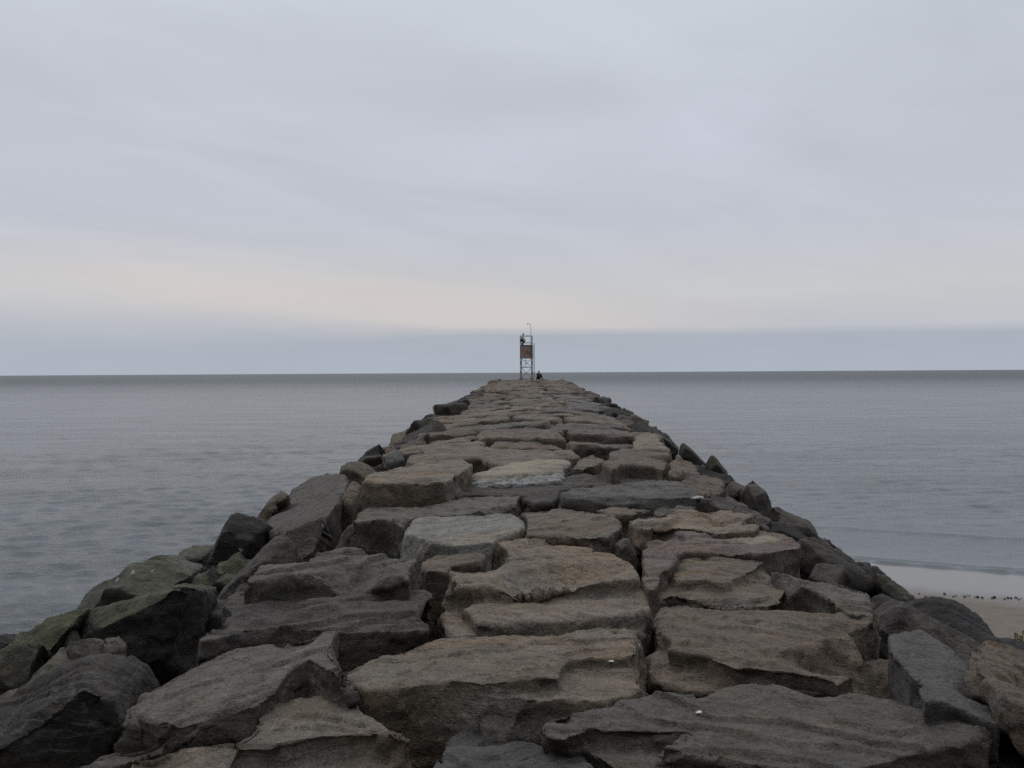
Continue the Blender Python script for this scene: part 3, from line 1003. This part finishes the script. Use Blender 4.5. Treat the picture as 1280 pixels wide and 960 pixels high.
m_sea, nt, b = new_mat('sea_water')
t = NT(nt)
geo = t.n('ShaderNodeNewGeometry')
pos = geo.outputs['Position']
sep = t.n('ShaderNodeSeparateXYZ'); t.put(sep.inputs[0], pos)
patchy = t.noise(t.mapping(pos, (.010, .03, 1)), 1.0, 3, .5)
b.inputs['IOR'].default_value = 1.333
body = t.mix(t.rng(patchy, .35, .65), rgb(.104, .120, .131), rgb(.118, .134, .145))
t.put(b.inputs['Base Color'], body)
t.put(b.inputs['Roughness'], t.math('ADD', t.rng(patchy, .3, .7, .15, .21, False), t.rng(sep.outputs[1], 20, 420, 0, .345)))
w1 = t.noise(t.mapping(pos, (.6, 1.0, 1), (0, 0, .12)), 7.5, 7, .66, .3)
w2 = t.noise(t.mapping(pos, (.6, 1.0, 1), (0, 0, -.25)), .55, 4, .55, .3)
w3 = t.noise(pos, 24.0, 3, .6)
gust = t.noise(t.mapping(pos, (.10, .32, 1)), 1.0, 5, .65)
# calmer film over the shallow sand
at = t.n('ShaderNodeAttribute', attribute_name='calm')
h = t.math('ADD', t.math('MULTIPLY', w1, .085), t.math('MULTIPLY', w2, .07))
h = t.math('ADD', h, t.math('MULTIPLY', w3, .012))
st = t.math('MULTIPLY', t.rng(patchy, .3, .7, .85, 1.0, False), t.math('SUBTRACT', 1.0, t.math('MULTIPLY', at.outputs['Fac'], .80)))
st = t.math('MULTIPLY', st, t.rng(sep.outputs[1], 60, 500, .9, 1.0))
w4 = t.noise(t.mapping(pos, (.16, .5, 1), (0, 0, .1)), 1.0, 8, .72, .2)
h = t.math('ADD', h, t.math('MULTIPLY', t.math('MULTIPLY', w4, .30), t.rng(sep.outputs[1], 16, 70, .15, 1.0)))
h = t.math('MULTIPLY', h, t.rng(gust, .35, .65, .65, 1.45))
h = t.math('MULTIPLY', h, t.rng(sep.outputs[1], 40, 600, 1.0, 2.2))
bp = t.n('ShaderNodeBump'); bp.inputs['Distance'].default_value = 1.0
t.put(bp.inputs['Strength'], st)
t.put(bp.inputs['Height'], h)
t.put(b.inputs['Normal'], bp.outputs[0])

rr = np.concatenate([np.geomspace(5.0, 220, 760), np.geomspace(224, 15000, 110)])
th = np.linspace(R(-75), R(75), 900)
TH, RR = np.meshgrid(th, rr)
SX, SY = RR * np.sin(TH), RR * np.cos(TH)
SZ = np.zeros_like(SX)
dep = -depth_at(SX, SY)
calm = np.clip(1 - dep / .55, 0, 1) * (RR < 60)
rs = np.random.RandomState(3)
for k in range(46):
    lam = .24 * 1.034 ** k
    a = rs.normal(-1.45, .5)
    kx, ky = math.cos(a) * 2 * math.pi / lam, math.sin(a) * 2 * math.pi / lam
    fade = np.clip(2.2 - RR * .0075 * 4 / lam, 0, 1)
    amp = .0050 * lam ** .45
    SZ += fade * amp * np.sin(kx * SX + ky * SY + rs.uniform(0, 6.28))
mod = .75 + .5 * perlin(np.stack([SX.ravel() * .05, SY.ravel() * .12, SX.ravel() * 0], 1), 9).reshape(SX.shape)
SZ *= mod * (1 - .86 * calm)
# little waves running up the shore
ysr = 15.6 - .46 * (SX - 6.6)
wob = perlin(np.stack([SX.ravel() * .35, SX.ravel() * 0 + 4.2, SX.ravel() * 0], 1), 12).reshape(SX.shape) * .22 + perlin(np.stack([SX.ravel() * 1.3, SX.ravel() * 0 + 1.2, SX.ravel() * 0], 1), 13).reshape(SX.shape) * .07
gate = np.clip((SX - 3.5) / 1.5, 0, 1)
for o_, a_, w_ in ((.20, .036, .05), (.55, .020, .06), (3.9, .022, .16)):
    dd = SY - (ysr + o_ + wob)
    SZ += gate * a_ * np.where(dd < 0, np.exp(-(dd / (w_ * .45)) ** 2), np.exp(-(dd / (w_ * 1.6)) ** 2))
sea = grid_mesh('sea', SX, SY, SZ, m_sea)
a = sea.data.attributes.new('calm', 'FLOAT', 'POINT')
a.data.foreach_set('value', calm.astype(np.float32).ravel())
tag(sea, None, None, None, 'structure')

# ================================================================== simple materials for the small things
def plain(name, col, rough=.7, metal=0.0, var=.25, scale=12, stain=None):
    m, nt, b = new_mat(name)
    t = NT(nt)
    tc = t.n('ShaderNodeTexCoord')
    n = t.noise(tc.outputs['Object'], scale, 5, .65)
    c = t.mix(n, rgb(*[x * (1 - var) for x in col]), rgb(*[x * (1 + var) for x in col]))
    if stain:
        s = t.rng(t.noise(tc.outputs['Object'], scale * .4, 5, .7), .48, .62)
        c = t.mix(t.math('MULTIPLY', s, .8), c, rgb(*stain))
    t.put(b.inputs['Base Color'], c)
    b.inputs['Roughness'].default_value = rough
    b.inputs['Metallic'].default_value = metal
    return m


M_STEEL = plain('galvanised_steel', (.42, .42, .43), .55, .4, stain=(.09, .055, .035))
M_STEEL_L = plain('grey_painted_steel', (.34, .34, .34), .55, .2, stain=(.16, .10, .07))
M_RUST = plain('faded_red_board', (.60, .41, .34), .8, 0, .35, 3, stain=(.22, .14, .11))
M_STRIPE = plain('faded_board_stripe', (.50, .38, .31), .8, 0, .2, 6)
M_DARKCLOTH = plain('dark_cloth', (.018, .018, .022), .9)
M_PALECLOTH = plain('pale_cloth', (.75, .75, .76), .9)
M_NAVY = plain('navy_trousers', (.030, .032, .042), .9)
M_SKIN = plain('skin', (.30, .19, .14), .6, 0, .08)
M_HAIR = plain('dark_hair', (.020, .016, .013), .6)
M_SHELL = plain('mussel_shell', (.030, .029, .034), .45)
M_WHITE = plain('white_shell', (.62, .61, .58), .6, 0, .1)
M_WOOD = plain('bleached_wood', (.36, .31, .25), .85)
M_WEED = plain('dry_seaweed', (.17, .125, .07), .85)


def link(name, me, mat, parent=None, loc=(0, 0, 0)):
    me.materials.append(mat)
    o = bpy.data.objects.new(name, me)
    o.location = loc
    o.parent = parent
    COL.objects.link(o)
    return o


def tube_bm(bm, a, b, r, seg=8):
    a, b = Vector(a), Vector(b)
    d = b - a
    q = d.to_track_quat('Z', 'Y').to_matrix().to_4x4()
    bmesh.ops.create_cone(bm, cap_ends=True, segments=seg, radius1=r, radius2=r, depth=d.length, matrix=Matrix.Translation((a + b) / 2) @ q)


def box_bm(bm, lo, hi, bev=0.0):
    lo, hi = Vector(lo), Vector(hi)
    g = bmesh.ops.create_cube(bm, size=1, matrix=Matrix.Translation((lo + hi) / 2) @ Matrix.Diagonal((*(hi - lo), 1)))
    if bev:
        es = list({e for v in g['verts'] for e in v.link_edges})
        bmesh.ops.bevel(bm, geom=es, offset=bev, segments=2, affect='EDGES')


def mesh_of(bm, name):
    me = bpy.data.meshes.new(name)
    bm.to_mesh(me); bm.free()
    for p in me.polygons:
        p.use_smooth = False
    return me


def tubes(name, segs, mat, parent, seg=8):
    bm = bmesh.new()
    for a, b2, r in segs:
        tube_bm(bm, a, b2, r, seg)
    return link(name, mesh_of(bm, name), mat, parent)


# ------------------------------------------------------------------ the light tower
TD = 94.0
base_p = CAM + ray(658.2, 473.6) * TD
tower = bpy.data.objects.new('light_tower', None)
tower.location = base_p
tower.rotation_euler = (0, 0, R(-7))
COL.objects.link(tower)
tag(tower, 'skeletal grey light tower with a faded reddish board at the far end of the jetty', 'light tower')
w = .60     # half width
LEGS = [(-w, -w), (w, -w), (w, w), (-w, w)]
for x, yv in LEGS:
    tubes('leg', [((x, yv, -.25), (x, yv, 3.75 if yv > 0 else 4.65), .042)], M_STEEL, tower)
for x, yv in LEGS:
    bm = bmesh.new(); box_bm(bm, (x - .11, yv - .11, -.05), (x + .11, yv + .11, .05), .01)
    link('foot', mesh_of(bm, 'foot'), M_STEEL, tower)
zs = [.08, 1.22, 2.22]
for a0, a1 in ((0, 1), (1, 2), (2, 3), (3, 0)):
    A, B = LEGS[a0], LEGS[a1]
    for z0, z1 in zip(zs, zs[1:]):
        tubes('brace', [((A[0], A[1], z0), (B[0], B[1], z1), .016)], M_STEEL, tower, 6)
        tubes('brace', [((B[0], B[1], z0), (A[0], A[1], z1), .016)], M_STEEL, tower, 6)
    for z0 in zs[:2]:
        tubes('crossbar', [((A[0], A[1], z0), (B[0], B[1], z0), .022)], M_STEEL, tower, 6)
def board(lo, hi, stripe=False):
    bm = bmesh.new()
    box_bm(bm, lo, hi, .01)
    o = link('day_board', mesh_of(bm, 'day_board'), M_RUST, tower)
    bm = bmesh.new()
    x0, x1, z0, z1 = lo[0], hi[0], lo[2], hi[2]
    for a0, a1 in (((x0, z0), (x1, z0 + .06)), ((x0, z1 - .06), (x1, z1)), ((x0, z0 + .06), (x0 + .06, z1 - .06)), ((x1 - .06, z0 + .06), (x1, z1 - .06))):
        box_bm(bm, (a0[0], lo[1] - .03, a0[1]), (a1[0], lo[1] - .002, a1[1]))
    link('board_frame', mesh_of(bm, 'board_frame'), M_STEEL, o)
    if stripe:
        bm = bmesh.new()
        A, B = Vector((x0 + .22, 0, z0 + .42)), Vector((x0 + .78, 0, z1 - .32))
        n = Vector((-(B - A).z, 0, (B - A).x)).normalized() * .07
        f = [A - n, B - n, B + n, A + n]
        va = [bm.verts.new((p.x, lo[1] - .012, p.z)) for p in f]
        vb = [bm.verts.new((p.x, lo[1] - .003, p.z)) for p in f]
        bm.faces.new(va); bm.faces.new(vb[::-1])
        for i in range(4):
            bm.faces.new((va[i], vb[i], vb[(i + 1) % 4], va[(i + 1) % 4]))
        bmesh.ops.recalc_face_normals(bm, faces=bm.faces)
        link('pale_stripe', mesh_of(bm, 'pale_stripe'), M_STRIPE, o)
    return o


board((-w + .02, -w - .10, 2.22), (w - .02, -w - .055, 3.62), True)
board((-w + .02, w + .055, 2.22), (w - .02, w + .10, 3.62))
bm = bmesh.new()
box_bm(bm, (-w - .06, -w - .06, 3.62), (w + .06, w + .06, 3.68), .01)
link('platform', mesh_of(bm, 'platform'), M_STEEL_L, tower)
bm = bmesh.new()
box_bm(bm, (w + .045, -w, 2.22), (w + .085, w, 3.60), .005)
link('side_panel', mesh_of(bm, 'side_panel'), M_STEEL_L, tower)
for z0 in (3.92, 4.66):
    for a0, a1 in ((0, 1), (1, 2), (2, 3), (3, 0)):
        A, B = LEGS[a0], LEGS[a1]
        tubes('railing', [((A[0], A[1], z0), (B[0], B[1], z0), .026)], M_STEEL, tower)
for x, yv in LEGS[2:]:
    tubes('railing_post', [((x, yv, 3.6), (x, yv, 4.66), .035)], M_STEEL, tower)
lx = w + .24
tubes('ladder', [((lx, -.2, 0), (lx, -.2, 3.9), .02), ((lx, .2, 0), (lx, .2, 3.9), .02)] + [((lx, -.2, .3 + .3 * k), (lx, .2, .3 + .3 * k), .012) for k in range(12)], M_STEEL, tower, 6)
pp = [(w - .08, -.2, 3.68), (w - .08, -.2, 5.5), (w - .10, -.2, 5.75), (w - .18, -.2, 5.95), (w - .30, -.2, 6.03), (w - .42, -.2, 6.0)]
po = tubes('lamp_pole', [(p, q, .022) for p, q in zip(pp, pp[1:])], M_STEEL, tower)
bm = bmesh.new()
bmesh.ops.create_cone(bm, cap_ends=True, segments=12, radius1=.09, radius2=.04, depth=.10, matrix=Matrix.Translation((w - .43, -.2, 5.95)))
link('lamp_head', mesh_of(bm, 'lamp_head'), M_STEEL_L, po)
# small hanging bracket with a bar under the board
tubes('bracket', [((0, -w, 1.22), (0, -w, 2.2), .02), ((-.35, -w - .03, 1.30), (.35, -w - .03, 1.30), .025), ((-.14, -w, 2.02), (.14, -w, 2.02), .03)], M_STEEL, tower, 6)


# ------------------------------------------------------------------ people
def person(label, joints, edges, loc, rz, body_mat, parts):
    """A continuous skinned figure; clothing and hair as children."""
    def skin(name, J, E, mat, parent=None, root=None):
        me = bpy.data.meshes.new(name)
        names = list(J)
        me.from_pydata([J[n][0] for n in names], [(names.index(a), names.index(c)) for a, c in E], [])
        o = bpy.data.objects.new(name, me)
        COL.objects.link(o)
        md = o.modifiers.new('skin', 'SKIN')
        md.use_smooth_shade = True
        for i, n in enumerate(names):
            sv = me.skin_vertices[0].data[i]
            r = J[n][1]
            sv.radius = (r, r) if not isinstance(r, tuple) else r
            sv.use_root = (n == (root or names[0]))
        sub = o.modifiers.new('sub', 'SUBSURF'); sub.levels = 2; sub.render_levels = 2
        dg = bpy.context.evaluated_depsgraph_get(); dg.update()
        out = bpy.data.meshes.new_from_object(o.evaluated_get(dg))
        COL.objects.unlink(o); bpy.data.objects.remove(o)
        out.materials.clear(); out.materials.append(mat)
        out.name = name
        o = bpy.data.objects.new(name, out)
        o.parent = parent
        COL.objects.link(o)
        return o
    root = skin('person', joints, edges, body_mat)
    root.location = loc
    root.rotation_euler = (0, 0, rz)
    tag(root, label, 'person')
    for pname, J, E, mat in parts:
        skin(pname, J, E, mat, root)
    return root


def figure(P, grow=0.0):
    """Joint radii for a pose given as a dict of points."""
    rad = dict(pelvis=.125, spine=.12, chest=.145, neck=.055, head0=.075, head1=.105, head2=.075,
               hipL=.09, hipR=.09, kneeL=.062, kneeR=.062, ankL=.042, ankR=.042, toeL=.038, toeR=.038,
               shL=.065, shR=.065, elL=.045, elR=.045, wrL=.032, wrR=.032, haL=.036, haR=.036)
    return {k: (P[k], rad[k] + grow) for k in rad if k in P}


E_BODY = [('pelvis', 'spine'), ('spine', 'chest'), ('chest', 'neck'), ('neck', 'head0'), ('head0', 'head1'), ('head1', 'head2'),
          ('pelvis', 'hipL'), ('hipL', 'kneeL'), ('kneeL', 'ankL'), ('ankL', 'toeL'), ('pelvis', 'hipR'), ('hipR', 'kneeR'), ('kneeR', 'ankR'), ('ankR', 'toeR'),
          ('chest', 'shL'), ('shL', 'elL'), ('elL', 'wrL'), ('wrL', 'haL'), ('chest', 'shR'), ('shR', 'elR'), ('elR', 'wrR'), ('wrR', 'haR')]


def dress(P, top_mat, leg_mat):
    J = figure(P, .022)
    def sub(names):
        n = set(names)
        return {k: J[k] for k in names}, [e for e in E_BODY if e[0] in n and e[1] in n]
    a = sub(['pelvis', 'spine', 'chest', 'shL', 'elL', 'wrL', 'shR', 'elR', 'wrR'])
    b2 = sub(['pelvis', 'hipL', 'kneeL', 'ankL', 'hipR', 'kneeR', 'ankR'])
    h = Vector(P['head1'])
    up = (Vector(P['head2']) - Vector(P['head0'])).normalized()
    f = Vector((0, -1, 0))
    hj = {'a': (h - f * .03 + up * .02, .112), 'b': (h - f * .02 + up * .085, .09)}
    shoe = {}
    out = [('jacket', *a, top_mat), ('trousers', *b2, leg_mat), ('hair', hj, [('a', 'b')], M_HAIR)]
    for s in 'LR':
        out.append(('shoe', {'x': (P['ank' + s], .055), 'y': (P['toe' + s], .05)}, [('x', 'y')], M_DARKCLOTH))
    return out


# facing -y in local space; sitting hunched, knees drawn up
SIT = dict(pelvis=(0, .0, .13), spine=(0, .02, .32), chest=(0, -.05, .52), neck=(0, -.10, .66), head0=(0, -.12, .71), head1=(0, -.14, .79), head2=(0, -.14, .87),
           hipL=(.11, -.05, .13), kneeL=(.15, -.42, .40), ankL=(.13, -.58, .04), toeL=(.14, -.74, .03),
           hipR=(-.11, -.05, .13), kneeR=(-.15, -.42, .40), ankR=(-.13, -.58, .04), toeR=(-.14, -.74, .03),
           shL=(.19, -.05, .53), elL=(.26, -.22, .36), wrL=(.14, -.42, .46), haL=(.08, -.48, .46),
           shR=(-.19, -.05, .53), elR=(-.26, -.22, .36), wrR=(-.14, -.42, .46), haR=(-.08, -.48, .46))
sp = CAM + ray(673.0, 473.6) * 93.0
person('person in dark clothes sitting hunched on the stones beside the tower', figure(SIT), E_BODY, sp, R(150), M_SKIN, dress(SIT, M_DARKCLOTH, M_DARKCLOTH))
# leaning against the railing, knees bent
STD = dict(pelvis=(0, .12, .48), spine=(0, .06, .66), chest=(0, -.02, .86), neck=(0, -.06, 1.02), head0=(0, -.08, 1.08), head1=(0, -.10, 1.17), head2=(0, -.10, 1.25),
           hipL=(.10, .08, .47), kneeL=(.13, -.24, .38), ankL=(.12, .06, .05), toeL=(.13, -.12, .03),
           hipR=(-.10, .08, .47), kneeR=(-.13, -.24, .38), ankR=(-.12, .06, .05), toeR=(-.13, -.12, .03),
           shL=(.19, -.02, .88), elL=(.24, -.14, .64), wrL=(.16, -.30, .48), haL=(.15, -.34, .42),
           shR=(-.19, -.02, .88), elR=(-.24, -.14, .64), wrR=(-.16, -.30, .48), haR=(-.15, -.34, .42))
tp = base_p + Matrix.Rotation(R(-7), 3, 'Z') @ Vector((-w + .20, -.22, 3.69))
person('person in a pale top crouching at the railing on the tower platform', figure(STD), E_BODY, tp, R(75), M_SKIN, dress(STD, M_PALECLOTH, M_NAVY))
# ------------------------------------------------------------------ shells, chips, stick, weed
shell_me = None
rsx = random.Random(9)
PX = [(1149, 742.5), (1157, 746), (1163, 745), (1180, 741.5), (1181, 743), (1192, 746), (1195, 745), (1206, 746), (1209, 744.5), (1212, 745), (1218, 747), (1222, 746.5), (1228, 747.5), (1240, 748), (1243, 747),
      (1256, 749), (1260, 747.5), (1264, 748), (1270, 747.5), (1273, 749.5), (1276, 748.5), (1283, 750), (1291, 751), (1302, 751)]


def sand_hit(u, v):
    d = ray(u, v)
    tt = 3.0
    while tt < 60:
        p = CAM + d * tt
        if p.z <= max(0.0, float(depth_at(np.array(p.x), np.array(p.y)))):
            return p
        tt += .02
    return p


bm = bmesh.new()
bmesh.ops.create_icosphere(bm, subdivisions=2, radius=1)
for v in bm.verts:
    v.co.x *= 1 + .25 * math.sin(3 * v.co.y); v.co.z *= .55
    v.co *= 1 + .18 * math.sin(5 * v.co.x + 3 * v.co.z)
shell_me = mesh_of(bm, 'pebble')
for p in shell_me.polygons:
    p.use_smooth = True
shell_me.materials.append(M_SHELL)
for u, v in PX:
    p = sand_hit(u, v)
    o = bpy.data.objects.new('pebble', shell_me)
    o.location = p + Vector((0, 0, .008))
    s = rsx.uniform(.008, .023)
    o.scale = (s * rsx.uniform(1, 1.7), s, s * rsx.uniform(.9, 1.5))
    o.rotation_euler = (0, rsx.uniform(-.3, .3), rsx.uniform(0, 3.1))
    COL.objects.link(o)
    tag(o, 'small dark pebble in the line along the edge of the wet sand', 'pebble', 'dark pebbles on the wet sand edge')

bpy.context.view_layer.update()
dg = bpy.context.evaluated_depsgraph_get()


def first_hit(u, v):
    d = ray(u, v).normalized()
    ok, loc, nor, *_ = S.ray_cast(dg, CAM, d)
    return Vector(loc), Vector(nor)


for (u, v, s, lab) in ((147, 727, .045, 'white shell clinging low on the seaward end of the olive boulder'),
                       (166, 718, .05, 'white shell clinging near the top of the olive boulder'),
                       (190, 715.5, .03, 'smallest white shell on the olive boulder, beside its dark hollow')):
    p, nn = first_hit(u, v)
    bm = bmesh.new()
    bmesh.ops.create_icosphere(bm, subdivisions=2, radius=s, matrix=Matrix.Diagonal((.6, .5, 1.1, 1)))
    for vv in bm.verts:
        vv.co.x += vv.co.z ** 2 * 3
    o = link('shell', mesh_of(bm, 'shell'), M_WHITE, None, p)
    tag(o, lab, 'shell', 'white shells on the olive boulder')
for (u, v, s, lab) in ((873, 623, .055, 'pale flat stone chip lying on the beach-side shoulder of the crest'),
                       (875, 891, .014, 'small white dropping on the widest front stone'),  # white dropping modelled as a small flat chip
                       (764, 826.5, .012, 'tiny white shell fragment on the big tan stone')):
    p, nn = first_hit(u, v)
    bm = bmesh.new()
    bmesh.ops.create_icosphere(bm, subdivisions=2, radius=1, matrix=Matrix.Diagonal((s * 1.3, s, s * .45, 1)))
    for vv in bm.verts:
        vv.co *= 1 + .22 * math.sin(vv.co.x / s * 3.1 + vv.co.y / s * 2)
    o = link('chip', mesh_of(bm, 'chip'), M_WHITE if s < .05 else M_STEEL_L, None, p + nn * s * .2)
    tag(o, lab, 'chip')
p, nn = first_hit(546, 527)
bm = bmesh.new()
tp_ = [Vector((0, 0, -.15)), Vector((-.03, .05, .05)), Vector((-.08, .1, .22)), Vector((-.12, .16, .40))]
for a0, b0, r0 in zip(tp_, tp_[1:], (.022, .02, .016)):
    tube_bm(bm, a0, b0, r0, 7)
o = link('stick', mesh_of(bm, 'stick'), M_WOOD, None, p)
tag(o, 'thin pale stick leaning on dark boulders at the open-water edge', 'stick')
# dry weed at the beach
p = sand_hit(1284, 801)
bm = bmesh.new()
rw_ = random.Random(2)
for k in range(90):
    a = Vector((rw_.gauss(0, .07), rw_.gauss(0, .07), 0))
    d = Vector((rw_.gauss(0, .8), rw_.gauss(0, .8), rw_.uniform(.2, .8))).normalized()
    L = rw_.uniform(.04, .12)
    sd = d.cross(Vector((0, 0, 1))).normalized() * rw_.uniform(.006, .014)
    m1 = a + d * L * .55 + Vector((0, 0, .01)); e = a + d * L + Vector((rw_.gauss(0, .03), rw_.gauss(0, .03), -.03))
    f1 = [bm.verts.new(x) for x in (a - sd * .5, a + sd * .5, m1 + sd, m1 - sd)]
    bm.faces.new(f1)
    f2 = bm.verts.new(e)
    bm.faces.new((f1[3], f1[2], f2))
o = link('beach_plant', mesh_of(bm, 'beach_plant'), M_WEED, None, p)
tag(o, 'tuft of yellowish dry beach weed on the sand', 'plant')
# one stone just awash offshore
boulder('dark rock barely awash off the open-water side', 'black', [(389, 587), (392, 582.5), (400, 581.5), (408, 583.5), (410, 587)], 32.5, tf=.3, tb=.3, drop=.3, rough=.6)

# ================================================================== sky and sun
SUN_EL, SUN_AZ = 58.0, -18.0      # azimuth from +y towards +x
wd = bpy.data.worlds.new('World')
S.world = wd
wd.use_nodes = True
nt = wd.node_tree
for n in list(nt.nodes):
    nt.nodes.remove(n)
t = NT(nt)
out = t.n('ShaderNodeOutputWorld')
bg = t.n('ShaderNodeBackground')
nt.links.new(bg.outputs[0], out.inputs[0])
sky = t.n('ShaderNodeTexSky')
sky.sky_type = 'NISHITA'
sky.sun_disc = False
sky.sun_elevation = R(SUN_EL)
sky.sun_rotation = R(SUN_AZ)
sky.dust_density = 4.0
tc = t.n('ShaderNodeTexCoord')
D = tc.outputs['Generated']
sp_ = t.n('ShaderNodeSeparateXYZ'); t.put(sp_.inputs[0], D)
x_, y_, z_ = sp_.outputs


def lin(r, g, b2):
    f = lambda c: (c / 255 / 12.92) if c / 255 <= .04045 else ((c / 255 + .055) / 1.055) ** 2.4
    return rgb(f(r), f(g), f(b2))


# streaky cloud deck: noise on a plane overhead, so streaks shrink to the horizon
zz = t.math('MAXIMUM', z_, .02)
pl = t.n('ShaderNodeCombineXYZ')
t.put(pl.inputs[0], t.math('DIVIDE', x_, t.math('ADD', zz, .10)))
t.put(pl.inputs[1], t.math('DIVIDE', y_, t.math('ADD', zz, .10)))
st1 = t.noise(t.mapping(t.mapping(pl.outputs[0], (1, 1, 1), (0, 0, R(48))), (1.5, .75, 1)), 1.0, 8, .55, .5)
st2 = t.noise(t.mapping(pl.outputs[0], (.5, .9, 1), (0, 0, R(-20)), (3, 1, 0)), .45, 3, .5, .3)
band_n = t.noise(t.mapping(D, (2.2, 1, 11)), 2.0, 4, .5)
zw = t.math('ADD', z_, t.math('MULTIPLY', t.math('SUBTRACT', band_n, .5), .045))
ramp = t.n('ShaderNodeValToRGB')
cr = ramp.color_ramp
stops = [(0.00, (176, 184, 197)), (.055, (194, 196, 202)), (.085, (200, 201, 204)), (.115, (198, 200, 205)), (.165, (191, 196, 206)), (.24, (192, 197, 208)), (.38, (201, 207, 217)), (.60, (207, 212, 220))]
while len(cr.elements) < len(stops):
    cr.elements.new(.5)
for e, (p, c) in zip(cr.elements, stops):
    e.position = p; e.color = lin(*c)
t.put(ramp.inputs[0], zw)
c = ramp.outputs[0]
# warm glow fades away from the bright part of the horizon
az = t.math('ARCTAN2', x_, y_)
wm = t.math('MULTIPLY', t.rng(t.math('ABSOLUTE', t.math('ADD', az, .16)), .10, .55, 1, 0), t.rng(t.math('ABSOLUTE', t.math('SUBTRACT', zw, t.math('SUBTRACT', .066, t.math('MULTIPLY', az, .085)))), .0, .055, 1, 0))
c = t.mix(t.math('MULTIPLY', wm, .75), c, lin(211, 204, 200))
# low blue-grey bank along the horizon, sharp-topped ahead and on the beach side
edge = t.math('ADD', t.math('SUBTRACT', .0478, t.math('MULTIPLY', t.math('ARCTAN2', x_, y_), .009)), t.math('MULTIPLY', t.math('SUBTRACT', t.noise(t.mapping(D, (6, 6, 1)), 1.0, 4, .6), .5), .006))
soft = t.rng(az, -.42, -.02, .034, .0052)
edge_l = t.math('SUBTRACT', edge, t.math('MULTIPLY', t.rng(az, -.5, -.05, 1, 0), .006))
bank = t.math('DIVIDE', t.math('SUBTRACT', edge_l, z_), soft)
bank = t.math('ADD', t.math('MULTIPLY', bank, .5), .5, clamp=True)
bcol = t.mix(t.rng(z_, .0, .048), lin(174, 183, 195), lin(170, 178, 190))
c = t.mix(t.math('MULTIPLY', bank, .92), c, bcol)
# streak shading
amt = t.rng(z_, .05, .25, .25, 1.0)
sh = t.math('ADD', 1.0, t.math('MULTIPLY', t.math('ADD', t.math('SUBTRACT', st1, .5), t.math('MULTIPLY', t.math('SUBTRACT', st2, .5), .8)), t.math('MULTIPLY', amt, .36)))
cm = t.n('ShaderNodeVectorMath', operation='SCALE'); t.put(cm.inputs[0], c); t.put(cm.inputs['Scale'], sh)
# unseen sky shaped to darken stone fronts: brightened overhead, dimmed behind the viewer
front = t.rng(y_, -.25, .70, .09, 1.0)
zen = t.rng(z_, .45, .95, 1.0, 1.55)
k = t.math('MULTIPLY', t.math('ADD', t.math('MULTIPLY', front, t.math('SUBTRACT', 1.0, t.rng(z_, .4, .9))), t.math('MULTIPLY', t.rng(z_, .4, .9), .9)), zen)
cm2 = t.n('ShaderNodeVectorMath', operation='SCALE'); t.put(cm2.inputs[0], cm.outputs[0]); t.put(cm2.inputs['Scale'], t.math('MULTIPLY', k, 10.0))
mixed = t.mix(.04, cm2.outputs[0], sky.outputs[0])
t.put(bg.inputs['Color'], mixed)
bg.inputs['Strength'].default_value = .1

sl = bpy.data.lights.new('sun', 'SUN')
sl.energy = .5
sl.angle = R(50)
sl.color = (1.0, .95, .89)
so = bpy.data.objects.new('sun', sl)
sd = Vector((math.sin(R(SUN_AZ)) * math.cos(R(SUN_EL)), math.cos(R(SUN_AZ)) * math.cos(R(SUN_EL)), math.sin(R(SUN_EL))))
so.rotation_euler = sd.to_track_quat('Z', 'Y').to_euler()
so.location = (0, 0, 40)
COL.objects.link(so)

S.render.engine = 'CYCLES'
S.view_settings.view_transform = 'Standard'
S.view_settings.look = 'None'
S.view_settings.gamma = 1
S.view_settings.use_curve_mapping = False
S.view_settings.exposure = 0.0
S.cycles.use_denoising = False
S.cycles.max_bounces = 6
print('traced', N_TRACED, 'far', len(far_pieces), 'rock verts', N_VERT[0])
